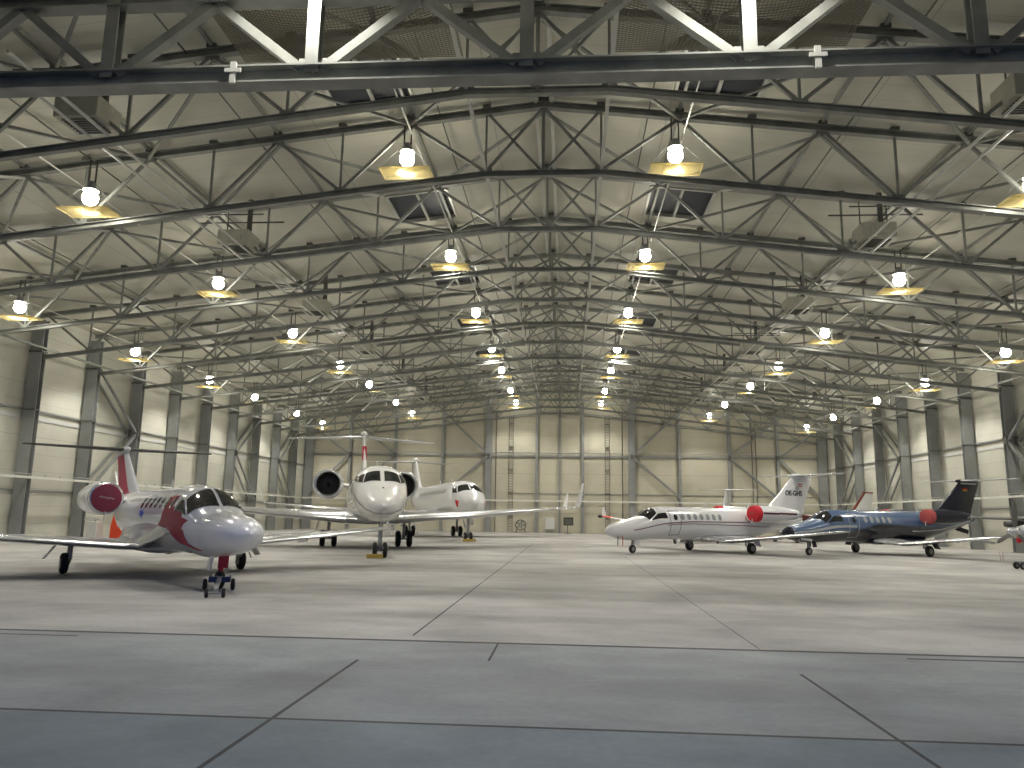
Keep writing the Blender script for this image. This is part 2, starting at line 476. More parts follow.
def ladder(x, lab):
    r = empty('wall_ladder', (x, YB - .35, 0))
    for s_ in (-.28, .28):
        MB().bar((s_, 0, .1), (s_, 0, 15.3), .05, .07).build('rail', 'dark_steel', r, smooth=False)
    z = .4
    while z < 15.2: MB().tube((-.28, 0, z), (.28, 0, z), .024, 6).build('rung', 'dark_steel', r); z += .34
    for z in (2, 5, 8, 11, 14): MB().box((0, .16, z + .05), (.6, .32, .05)).build('wall_bracket', 'dark_steel', r, smooth=False)
    tag(r, lab, 'ladder', 'ladders on the back wall')
ladder(XC - 6.35, 'dark ladder on the back wall, the left one of two')
ladder(XC + 6.15, 'dark ladder on the back wall, the right one of two')
for x, lab in ((-8.35, 'left'), (8.1, 'right')):
    m = MB().tube((XC + x, YB - .12, .0), (XC + x, YB - .12, 15.8), .05, 8)
    tag(m.build('downpipe', 'dark_steel'), 'thin vertical pipe on the back wall beside the %s ladder' % x_ if False else 'thin vertical pipe on the back wall by the %s broad post' % lab, 'pipe', 'vertical pipes on the back wall')
for x in (24.6, 25.1):
    m = MB().tube((XC + x, YB - .12, .0), (XC + x, YB - .12, 14.9), .045, 8)
    tag(m.build('downpipe', 'dark_steel'), 'thin vertical pipe in the pair near the right corner of the back wall, %s one' % ('left' if x < 25 else 'right'), 'pipe', 'vertical pipes on the back wall')

# ------------------------------------------------------------------ roof trusses
PAN = [0, 2.3, 5.4, 8.2, 10.9, 13.6, 16.3, 19.0, 21.7, 24.4, 27.2, 30.0, 33.0]
def make_truss():
    r = empty('roof_truss')
    m = MB()
    for sg in (-1, 1):
        m.hbeam((0, 0, zt(0)), (sg * 33.6, 0, zt(33.6)), .26, .28, .03)
    m.build('top_chord', 'galvanised', r, smooth=False)
    m = MB().hbeam((-2.3, 0, 15.47), (2.3, 0, 15.47), .22, .24, .03)
    for sg in (-1, 1):
        m.hbeam((sg * 2.3, 0, 15.47), (sg * 33.0, 0, zb(33.0)), .22, .24, .03)
    m.build('bottom_chord', 'galvanised', r, smooth=False)
    def web(a, b, w, nm):
        MB().bar(a, b, w, w).build(nm, 'galvanised', r, smooth=False)
    web((0, 0, zt(0)), (0, 0, 15.47), .12, 'vertical')
    for sg in (-1, 1):
        top = lambda i: (sg * PAN[i], 0, zt(PAN[i]) - .1)
        bot = lambda i: (sg * PAN[i], 0, zb(PAN[i]) + .1)
        web(top(0), bot(1), .12, 'diagonal'); web((0, 0, 15.5), (sg * 2.3, 0, zt(2.3)), .10, 'diagonal')
        for i in range(1, len(PAN) - 1, 2):          # bottom nodes 1,3,5...
            web(bot(i), (sg * PAN[i], 0, zt(PAN[i])), .085, 'vertical')
            if i > 0 and i + 1 < len(PAN): web(bot(i), top(i + 1), .12, 'diagonal')
            if i > 1: web(bot(i), top(i - 1), .12, 'diagonal')
        for i in range(1, len(PAN) - 1):
            q = bot(i) if i % 2 else top(i)
            MB().box((q[0], 0, q[2]), (.5, .04, .34)).build('gusset_plate', 'galvanised', r, smooth=False)
    for sg in (-1, 1):
        for i in range(1, len(PAN) - 1):
            MB().box((sg * PAN[i], 0, zt(PAN[i]) + .2), (.32, .34, .14)).build('purlin_cleat', 'dark_steel', r, smooth=False)
    MB().box((0, 0, zt(0) + .2), (.4, .34, .14)).build('purlin_cleat', 'dark_steel', r, smooth=False)
    freeze(r); return r
tr0 = make_truss()
for k, y in enumerate(TY[1:] + [YB - .45]):
    t = tr0 if k == 0 else copy_tree(tr0)
    t.location = (XC, y, 0)
    tag(t, 'grey steel roof truss with sloping chords, %s one back from the level front girder' % ORD[k], 'truss', 'roof trusses across the hangar')

# level door-head girder nearest the camera
g = empty('door_girder', (XC, 16.7, 0))
MB().hbeam((-33, 0, 12.45), (33, 0, 12.45), .46, .46, .045).build('bottom_chord', 'galvanised', g, smooth=False)
m = MB()
for sg in (-1, 1): m.hbeam((0, 0, zt(0)), (sg * 33.6, 0, zt(33.6)), .3, .3, .035)
m.build('rafter', 'galvanised', g, smooth=False)
MB().hbeam((-33, 0, 14.62), (33, 0, 14.62), .40, .36, .04).build('top_chord', 'galvanised', g, smooth=False)
NX = [0, 5.2, 10.35, 15.2, 19.8, 24.9, 30]
for i, x in enumerate(NX):
    for sg in ((1,) if i == 0 else (-1, 1)):
        MB().hbeam((sg * x, 0, 12.5), (sg * x, 0, max(14.7, zt(x))), .32, .32, .04, up=(0, 1, 0)).build('vertical', 'galvanised', g, smooth=False)
for i in range(len(NX) - 1):
    a, b = NX[i], NX[i + 1]; mid = (a + b) / 2
    for sg in (-1, 1):
        MB().bar((sg * (a + .25), 0, 12.6), (sg * mid, 0, 14.5), .24, .22).build('diagonal', 'galvanised', g, smooth=False)
        MB().bar((sg * (b - .25), 0, 12.6), (sg * mid, 0, 14.5), .24, .22).build('diagonal', 'galvanised', g, smooth=False)
for x in NX:
    for sg in ((1,) if x == 0 else (-1, 1)): MB().box((sg * x, 0, 12.72), (.7, .05, .4)).build('gusset_plate', 'galvanised', g, smooth=False)
for x in (-7.07, 6.67): MB().box((x, -.26, 12.45), (.14, .06, .55)).box((x, -.28, 12.5), (.4, .05, .1)).build('splice_clamp', 'pipe', g, smooth=False)
tag(g, 'level grey girder across the open front of the hangar, nearest the camera', 'girder')

# longitudinal members
def runner(name, dx, z, w, h, m, label, cat, grp, y0=17.0, y1=YB, tube=False):
    mb = MB(); x = XC + dx
    if tube: mb.tube((x, y0, z), (x, y1, z), w / 2, 8)
    else: mb.bar((x, y0, z), (x, y1, z), w, h)
    o = mb.build(name, m, smooth=tube); tag(o, label, cat, grp); return o
for sg in (-1, 1):
    sd = 'left' if sg < 0 else 'right'
    runner('ridge_purlin', sg * .32, zt(.3) + .2, .14, .2, 'pipe', 'pale purlin running lengthways beside the ridge on its %s' % sd, 'purlin', 'ridge purlins')
    runner('tie_strut', sg * 2.3, 15.62, .12, .12, 'pipe', 'pale tie strut along the %s bend of the bottom chords' % sd, 'strut', 'tie struts along the trusses')
    for n_, dx in enumerate((4.2, 11.8, 18.8, 26.2)):
        runner('roof_rod', sg * dx, zt(dx) + .12, .06, .06, 'dark_steel', 'thin dark rod along the roof, %s from the ridge on the %s side' % (ORD[n_], sd), 'rod', 'rods along the roof', tube=True)
    for n_, dx in enumerate(PAN[2:-1:2]):
        runner('purlin', sg * dx, zt(dx) + .23, .12, .12, 'galvanised', 'grey purlin lengthways under the roof deck, %s from the ridge on the %s side' % (ORD[n_], sd), 'purlin', 'purlins under the roof deck')
    for n_, dx in enumerate((14.2, 14.9)):
        runner('gas_pipe', sg * dx, 14.25, .11, .1, 'pipe', '%s pale pipe of the pair through the trusses on the %s side' % (('inner', 'outer')[n_], sd), 'pipe', 'pairs of long pale pipes', y0=18, tube=True)
# knee rods from each bottom chord up to the next truss
def make_knee():
    r = MB().bar((0, 0, 0), (0, 6.0, 2.4), .11, .11).build('knee_rod', 'pipe', smooth=False); return r
kn0 = make_knee(); first = True
for k in range(1, len(TY) - 1):
    for sg in (-1, 1):
        for n_, dx in enumerate((8.2, 21.7)):
            if n_ == 0 and k % 2: continue
            o = kn0 if first else kn0.copy()
            if not first: C.objects.link(o)
            first = False
            o.location = (XC + sg * dx, TY[k], zb(dx) + .12); 
            tag(o, 'pale slanting rod rising from the %s truss to the next, %s on the %s side' % (ORD[k - 1], ('inner', 'outer')[n_], 'left' if sg < 0 else 'right'), 'brace', 'slanting rods between the trusses')

# zigzag bracing in the plane of the roof, one set for each bay
def make_bracing():
    r = empty('roof_bracing'); xs = [0, 5.4, 10.9, 16.3, 21.7, 27.2, 32.8]
    for sg in (-1, 1):
        for i in range(6):
            a, b = xs[i], xs[i + 1]; y0, y1 = (.15, 5.85) if i % 2 == 0 else (5.85, .15)
            MB().bar((sg * a, y0, zt(a) - .2), (sg * b, y1, zt(b) - .2), .11, .11).build('bracing_rod', 'galvanised', r, smooth=False)
    freeze(r); return r
br0 = make_bracing()
for k, y in enumerate(TY[:-1]):
    o = br0 if k == 0 else copy_tree(br0)
    o.location = (XC, y, 0)
    tag(o, 'zigzag bracing rods under the roof deck in the %s bay from the open front' % ORD[k], 'brace', 'roof bracing')

# ------------------------------------------------------------------ lamps
LY = [15.7, 28.65, 40.5, 52.45, 64.2, 74.15, 86.3, 95.9]
LROW = [(-5.5, 16.2, 'left inner'), (5.2, 16.15, 'right inner'), (-18.7, 14.75, 'left middle'), (18.5, 14.7, 'right middle'), (-30.3, 13.4, 'left outer'), (30.2, 13.35, 'right outer')]
def make_lamp():
    r = empty('high_bay_lamp')
    # origin at the bulb; hangs on two rods
    MB().lathe([(.22, .15), (.26, .17), (.42, .17), (.5, .1)], axis='z', n=16).build('housing', 'column_steel', r)
    MB().lathe([(.12, .30), (.16, .27), (.23, .15), (.24, .01), (.22, .01), (.20, .14), (.14, .25), (.12, .285)], axis='z', n=20, cap=False).build('reflector', 'reflector', r)
    ld = bpy.data.lights.new('beam', 'SPOT'); ld.energy = BEAM; ld.spot_size = math.radians(134); ld.spot_blend = .5; ld.shadow_soft_size = .12; ld.color = (1., .965, .88)
    lo = bpy.data.objects.new('beam', ld); C.objects.link(lo); lo.parent = r; lo.location = (0, 0, -.63)
    b = MB()
    prof = [(-.30 * math.cos(a), max(.001, .30 * math.sin(a))) for a in [PI * i / 8 for i in range(9)]]
    b.lathe([(-.19 + p[0], p[1]) for p in prof], axis='z', n=12).build('bulb', 'bulb', r)
    for s_ in (-.14, .14):
        MB().bar((s_, 0, .3), (s_, 0, 1.42), .05, .05).build('hanger_rod', 'dark_steel', r, smooth=False)
    t = MB(); W, D, Z = 1.0, .55, -.78
    for s_ in (-1, 1):
        t.bar((-W, s_ * D, Z), (W, s_ * D, Z), .035, .035); t.bar((s_ * W, -D, Z), (s_ * W, D, Z), .035, .035)
    n = 26
    for i in range(1, n): x = -W + 2 * W * i / n; t.bar((x, -D, Z), (x, D, Z), .014, .01)
    n = 14
    for i in range(1, n): y = -D + 2 * D * i / n; t.bar((-W, y, Z), (W, y, Z), .014, .01)
    tr = t.build('catch_tray', 'tray_wire', r, smooth=False)
    w = MB()
    for sx in (-1, 1):
        for sy in (-1, 1): w.tube((sx * W, sy * D, Z), (sx * .12, 0, .45), .004, 4)
    w.build('tray_wires', 'dark_steel', tr)
    freeze(r); return r
lp0 = make_lamp(); first = True
for dx, z, wd in LROW:
    for k, y in enumerate(LY):
        if k == 0 and abs(dx) > 10: continue      # the front bay has only the two inner lamps
        o = lp0 if first else copy_tree(lp0); first = False
        q = 1 - 1.15 / y if abs(dx) > 10 else 1.
        o.location = ((XC + dx) * q, y * q, 2.0 + (z - 1.85) * q if k else z - .3)
        tag(o, 'lit high bay lamp above a wire tray, %s row, %s from the open front' % (wd, ORD[k]), 'lamp', 'high bay lamps under the roof')
    runner('lamp_conduit', dx + (.3 if abs(dx) < 10 else .8 * (1 if dx > 0 else -1)), z + .75, .07, .07, 'pipe', 'thin pale conduit running above the %s row of lamps' % wd, 'conduit', 'conduits above the lamps', tube=True)

# ------------------------------------------------------------------ gas heaters on the pipes
def make_heater():
    r = empty('unit_heater')
    MB().box((0, 0, 0), (1.5, 1.3, .75)).build('case', 'heater_case', r, smooth=False, bevel=.03)
    for i in range(7): MB().box((0, -.45 + i * .15, -.40), (1.1, .05, .06)).build('louvre', 'dark_steel', r, smooth=False)
    m = MB().box((0, -.68, -.05), (.8, .05, .25)); m.build('outlet', 'heater_case', r, smooth=False)
    for s_ in (-.6, .6):
        MB().bar((s_, 0, .37), (s_, 0, 1.7), .04, .04).build('hanger', 'dark_steel', r, smooth=False)
    MB().bar((-2.0, 0, .95), (2.2, 0, .95), .06, .06).build('cross_bar', 'dark_steel', r, smooth=False)
    MB().bar((-1.6, -1.5, .75), (1.8, -1.5, .75), .05, .05).build('cross_bar', 'dark_steel', r, smooth=False)
    m = MB().tube((.4, .2, .3), (.4, .2, 2.3), .12, 10).lathe([(2.3, .12), (2.3, .22), (2.45, .06)], (.4, .2, 0), 'z', 10)
    m.build('flue', 'dark_steel', r)
    freeze(r); return r
ht0 = make_heater(); first = True
for sg in (-1, 1):
    for k, y in enumerate((22.6, 34.5, 46.4, 58.3, 70.2, 82.3)):
        o = ht0 if first else copy_tree(ht0); first = False
        o.location = (XC + sg * 14.95, y, 15.0 - .05); 
        tag(o, 'box shaped unit heater hung in the roof on the %s, %s from the front' % ('left' if sg < 0 else 'right', ORD[k]), 'heater', 'unit heaters under the roof')

# safety nets in the front bay
def net(x0, x1, y0, y1, z, label):
    m = MB(); st = .11
    def sag(u, v): return z - .8 * math.sin(PI * u) * math.sin(PI * v)
    nx = int((x1 - x0) / st); ny = int((y1 - y0) / st)
    for i in range(nx + 1):
        u = i / nx
        for j in range(6):
            v0, v1 = j / 6, (j + 1) / 6
            m.bar((x0 + (x1 - x0) * u, y0 + (y1 - y0) * v0, sag(u, v0)), (x0 + (x1 - x0) * u, y0 + (y1 - y0) * v1, sag(u, v1)), .022, .022)
    for j in range(ny + 1):
        v = j / ny
        for i in range(10):
            u0, u1 = i / 10, (i + 1) / 10
            m.bar((x0 + (x1 - x0) * u0, y0 + (y1 - y0) * v, sag(u0, v)), (x0 + (x1 - x0) * u1, y0 + (y1 - y0) * v, sag(u1, v)), .022, .022)
    o = m.build('safety_net', 'net_cord', smooth=False, fixn=False)
    tag(o, label, 'net', 'nets under the roof')
net(XC - 9.6, XC - 2.4, 17.2, 22.4, 16.6, 'fine brown safety net slung under the roof left of the ridge')
net(XC + 2.4, XC + 9.6, 17.2, 22.4, 16.6, 'fine brown safety net slung under the roof right of the ridge')

# ================================================================== AIRCRAFT
def cr(t, p0, p1, p2, p3):
    return .5 * ((2 * p1) + (-p0 + p2) * t + (2 * p0 - 5 * p1 + 4 * p2 - p3) * t * t + (-p0 + 3 * p1 - 3 * p2 + p3) * t ** 3)
class Body:
    """fuselage: stations (s, zc, half width, up, down); th = 0 at the crown, positive to the aircraft's left"""
    def __init__(b, st, p=2.): b.st = sorted(st, key=lambda q: q[0]); b.p = p
    def at(b, s):
        st = b.st; s = max(st[0][0], min(st[-1][0], s))
        i = 0
        while i < len(st) - 2 and s > st[i + 1][0]: i += 1
        a, c = st[i], st[i + 1]; t = (s - a[0]) / (c[0] - a[0])
        p = st[max(0, i - 1)]; n = st[min(len(st) - 1, i + 2)]
        out = []
        for k in range(1, 5):
            h = c[0] - a[0]
            m0 = (c[k] - p[k]) / (c[0] - p[0]) * h if i > 0 else (c[k] - a[k])
            m1 = (n[k] - a[k]) / (n[0] - a[0]) * h if i + 2 < len(st) else (c[k] - a[k])
            t2, t3 = t * t, t ** 3
            out.append((2 * t3 - 3 * t2 + 1) * a[k] + (t3 - 2 * t2 + t) * m0 + (-2 * t3 + 3 * t2) * c[k] + (t3 - t2) * m1)
        return out
    def pt(b, s, th, off=0.):
        zc, w, u, d = b.at(s); w, u, d = max(w, .004), max(u, .004), max(d, .004)
        e = 2 / b.p; c0, s0 = math.cos(th), math.sin(th)
        cz = math.copysign(abs(c0) ** e, c0); sy = math.copysign(abs(s0) ** e, s0)
        y = w * sy; z = zc + (u if cz >= 0 else d) * cz
        if off:
            n = Vector((0, math.sin(th) / w, cz / (u if cz >= 0 else d))).normalized()
            y += n.y * off; z += n.z * off
            # lean the offset along the body where it tapers
            zc2, w2, u2, d2 = b.at(s + .05)
            dr = ((u2 if cz >= 0 else d2) - (u if cz >= 0 else d)) * abs(cz) + (w2 - w) * abs(math.sin(th)) + (zc2 - zc) * cz
            s -= off * dr / .05 * .7
        return (s, y, z)
    def mesh(b, n=44, m=90):
        s0, s1 = b.st[0][0], b.st[-1][0]; rings = []
        ss = []
        for i in range(m + 1):
            t = i / m; ss.append(s0 + (s1 - s0) * t)
        ss += [s1 - .5 * (s1 - b.st[-2][0]) * q for q in (.1, .25, .5, .9)]
        for s in sorted(set(ss)): rings.append([b.pt(s, 2 * PI * i / n) for i in range(n)])
        return MB().loft(rings)
    def th_z(b, s, z, sg=1):
        zc, w, u, d = b.at(s)
        q = (z - zc) / (u if z >= zc else d); q = max(-1, min(1, q)); q = math.copysign(abs(q) ** (b.p / 2), q); return sg * math.acos(q)
    def patch(b, corners, name, m, parent, off=.012, n=8, oval=False, thick=.01):
        """corners (s, th) x4 in order; a thin shell lying on the skin"""
        V = []; c = corners
        for i in range(n + 1):
            for j in range(n + 1):
                u, v = i / n, j / n
                if oval:
                    a, bb = 2 * u - 1, 2 * v - 1
                    a, bb = a * math.sqrt(1 - bb * bb / 2), bb * math.sqrt(1 - a * a / 2)
                    u, v = (a + 1) / 2, (bb + 1) / 2
                s = (1 - u) * (1 - v) * c[0][0] + u * (1 - v) * c[1][0] + u * v * c[2][0] + (1 - u) * v * c[3][0]
                t = (1 - u) * (1 - v) * c[0][1] + u * (1 - v) * c[1][1] + u * v * c[2][1] + (1 - u) * v * c[3][1]
                V.append((s, t))
        N = len(V); v = [b.pt(s, t, off) for s, t in V] + [b.pt(s, t, off - thick) for s, t in V]
        f = []; w = n + 1
        for i in range(n):
            for j in range(n):
                q = (i * w + j, (i + 1) * w + j, (i + 1) * w + j + 1, i * w + j + 1)
                f.append(q); f.append(tuple(k + N for k in q)[::-1])
        rim = [i * w for i in range(n)] + [n * w + j for j in range(n)] + [i * w + n for i in range(n, 0, -1)] + [j for j in range(n, 0, -1)]
        for k in range(len(rim)):
            a, bb = rim[k], rim[(k + 1) % len(rim)]; f.append((a, bb, bb + N, a + N))
        return MB().add(v, f).build(name, m, parent, angle=50)
    def line(b, pts, wdt, name, m, parent, off=.008, seg=10):
        """thin line on the skin through (s, th) points"""
        P_ = []
        for (a, t0), (c, t1) in zip(pts[:-1], pts[1:]):
            for i in range(seg): P_.append((a + (c - a) * i / seg, t0 + (t1 - t0) * i / seg))
        P_.append(pts[-1]); mb = MB()
        p3 = [Vector(b.pt(s, t, off)) for s, t in P_]
        for i in range(len(p3) - 1):
            s, t = P_[i]; zc, w, u, d = b.at(s)
            nr = Vector((0, math.sin(t) / max(w, .01), math.cos(t) / max(u, .01))).normalized()
            mb.bar(p3[i], p3[i + 1] + (p3[i + 1] - p3[i]) * .05, wdt, .008, up=nr)
        return mb.build(name, m, parent, smooth=False)

def airfoil(c, t, n=12):
    up = []; lo = []
    for i in range(n + 1):
        x = .5 * (1 - math.cos(PI * i / n))
        y = 5 * t * (.2969 * math.sqrt(x) - .126 * x - .3516 * x * x + .2843 * x ** 3 - .1036 * x ** 4)
        up.append((-x * c, y * c + .02 * c * math.sin(PI * x))); lo.append((-x * c, -y * c * .8))
    return up + lo[-2:0:-1]
def surf(sections, name, m, parent, vertical=False):
    """sections: (span y, leading edge s, z, chord, thickness ratio)"""
    rings = []
    for y, s, z, c, t in sections:
        rings.append([(s + p[0], y + (p[1] if vertical else 0), z + (0 if vertical else p[1])) for p in airfoil(c, t)])
    return MB().loft(rings).build(name, m, parent, angle=60)
def winglet(parent, y, s, z, c, h, cant, sweep, tipc, m='white_paint', bandm=None):
    sg = 1 if y > 0 else -1; rings = []
    for q in (0, .08, .25, .6, 1):
        yy = y + sg * cant * q * h + sg * .15 * min(1, q * 8); zz = z + h * q
        cc = c + (tipc - c) * q; ss = s - sweep * q
        rings.append([(ss + p[0], yy + p[1], zz) for p in airfoil(cc, .09)])
    rings.insert(0, [(s + p[0], y - sg * .02, z + p[1]) for p in airfoil(c, .09)])
    w = MB().loft(rings).build('winglet', m, parent, angle=60)
    if bandm:
        q = .42; cc = c + (tipc - c) * q
        r2 = [[(s - sweep * qq + p[0] * 1.03 + .02, y + sg * (cant * qq * h + .25) + p[1] * 1.25, z + h * qq) for p in airfoil(cc, .09)] for qq in (q, q + .05)]
        MB().loft(r2).build('band', bandm, w)
    return w
def wheel(parent, x, y, r, w, name='wheel', cover=None):
    p = [(-w / 2, r * .55), (-w / 2, r * .8), (-w * .38, r * .94), (-w * .2, r), (w * .2, r), (w * .38, r * .94), (w / 2, r * .8), (w / 2, r * .55)]
    o = MB().lathe(p, (x, y, r + .002), 'y', 24).build(name, 'rubber', parent)
    MB().lathe([(-w / 2 - .01, r * .2), (-w / 2 - .01, r * .5), (-w * .3, r * .57), (w * .3, r * .57), (w / 2 + .01, r * .5), (w / 2 + .01, r * .2)], (x, y, r), 'y', 16).build('hub', 'hub', o)
    return o
def nacelle(parent, s, y, z, L_, r, m='white_paint', cover=None, lip='polished', inset=False):
    out = [(s - .02, r * .80), (s + .02, r * .84), (s, r * .92), (s - .12, r * .985), (s - .45, r * 1.03), (s - L_ * .45, r * 1.03), (s - L_ * .75, r * .88), (s - L_ * .93, r * .68), (s - L_, r * .60)]
    inn = [(s - L_, r * .5), (s - L_ + .6, r * .5)]
    sh = MB().lathe(out + inn, (0, y, z), 'x', 32, cap=False).build('nacelle', m, parent, angle=50)
    MB().lathe([(s - .35, r * .74), (s - .02, r * .79), (s + .03, r * .84), (s + .01, r * .93), (s - .13, r * 1.0), (s - .15, r * .98)], (0, y, z), 'x', 32, cap=False).build('inlet_lip', lip, sh, angle=50)
    MB().lathe([(s - .05, r * .80), (s - .6, r * .74), (s - .62, .01)], (0, y, z), 'x', 32, cap=False).build('inlet_duct', 'dark_duct', sh)
    f = MB()
    for k in range(18):
        a = 2 * PI * k / 18; ca, sa = math.cos(a), math.sin(a)
        f.bar((s - .5, y + ca * r * .2, z + sa * r * .2), (s - .56, y + ca * r * .72, z + sa * r * .72), .1 * r, .02, up=(1, 0, 0))
    f.build('fan', 'fan_blade', sh, smooth=False)
    MB().lathe([(s - .25, .01), (s - .32, r * .10), (s - .5, r * .2), (s - .58, r * .2)], (0, y, z), 'x', 16).build('spinner', 'fan_blade', sh)
    MB().lathe([(s - L_ - .28, r * .40), (s - L_ + .15, r * .56), (s - L_ + .15, r * .5), (s - L_ - .26, r * .36)], (0, y, z), 'x', 24, cap=False).build('exhaust', 'gear_metal', sh)
    if cover and inset:
        cv = MB().lathe([(s - .16, r * .80), (s + .02, r * .86), (s + .07, r * .82), (s + .10, r * .5), (s + .11, r * .02)], (0, y, z), 'x', 32).build('engine_cover', cover, sh, angle=50)
        pm = MB(); pts_ = [(-.24, .03), (-.17, .07), (-.15, .0), (-.08, .05), (-.05, -.02), (.02, .04), (.06, -.04), (.12, .03), (.18, -.04), (.24, .0)]
        for (a_, b_), (c_, d_) in zip(pts_[:-1], pts_[1:]): pm.tube((s + .115, y + a_, z + b_), (s + .115, y + c_, z + d_), .008, 5)
        pm.build('print', 'dull_white', cv)
        MB().bar((s + .1, y, z - r * .8), (s + .05, y - .05, z - r * 1.35), .03, .03, up=(1, 0, 0)).build('strap', 'dull_white', cv, smooth=False)
    elif cover:
        cv = MB().lathe([(s - .30, r * 1.05), (s - .02, r * 1.02), (s + .10, r * .95), (s + .15, r * .6), (s + .17, r * .02)], (0, y, z), 'x', 32).build('engine_cover', cover, sh, angle=50)
        MB().bar((s + .12, y, z - r * .1), (s + .14, y, z - r * 1.25), .05, .02, up=(1, 0, 0)).build('strap', 'dull_white', cv, smooth=False)
        MB().bar((s + .175, y - r * .4, z + .04), (s + .175, y + r * .4, z + .0), .02, .10, up=(0, 0, 1)).build('print', 'faded_red', cv, smooth=False)
    return sh
def pylon(parent, y0, z0, y1, z1, s, c, m='white_paint'):
    rings = [[(s + dz + p[0], y, z + p[1]) for p in airfoil(c, .12)] for y, z, dz in ((y0, z0, 0), (y1, z1, -.1))]
    return MB().loft(rings).build('pylon', m, parent, angle=60)
def text_on(parent, body, s, size, origin, xdir, updir, m, name='registration', ext=.006):
    cu = bpy.data.curves.new(name, 'FONT'); cu.body = body; cu.size = size; cu.extrude = ext; cu.align_x = 'CENTER'; cu.offset = .012
    t = bpy.data.objects.new('tmp', cu); C.objects.link(t)
    dg = bpy.context.evaluated_depsgraph_get(); me = bpy.data.meshes.new_from_object(t.evaluated_get(dg))
    bpy.data.objects.remove(t); me.materials.clear(); me.materials.append(MATS[m])
    x = Vector(xdir).normalized(); u = Vector(updir); u = (u - x * u.dot(x)).normalized(); n = x.cross(u)
    M = Matrix((x, u, n)).transposed().to_4x4(); M.translation = Vector(origin); me.transform(M)
    o = bpy.data.objects.new(name, me); C.objects.link(o); o.parent = parent; return o

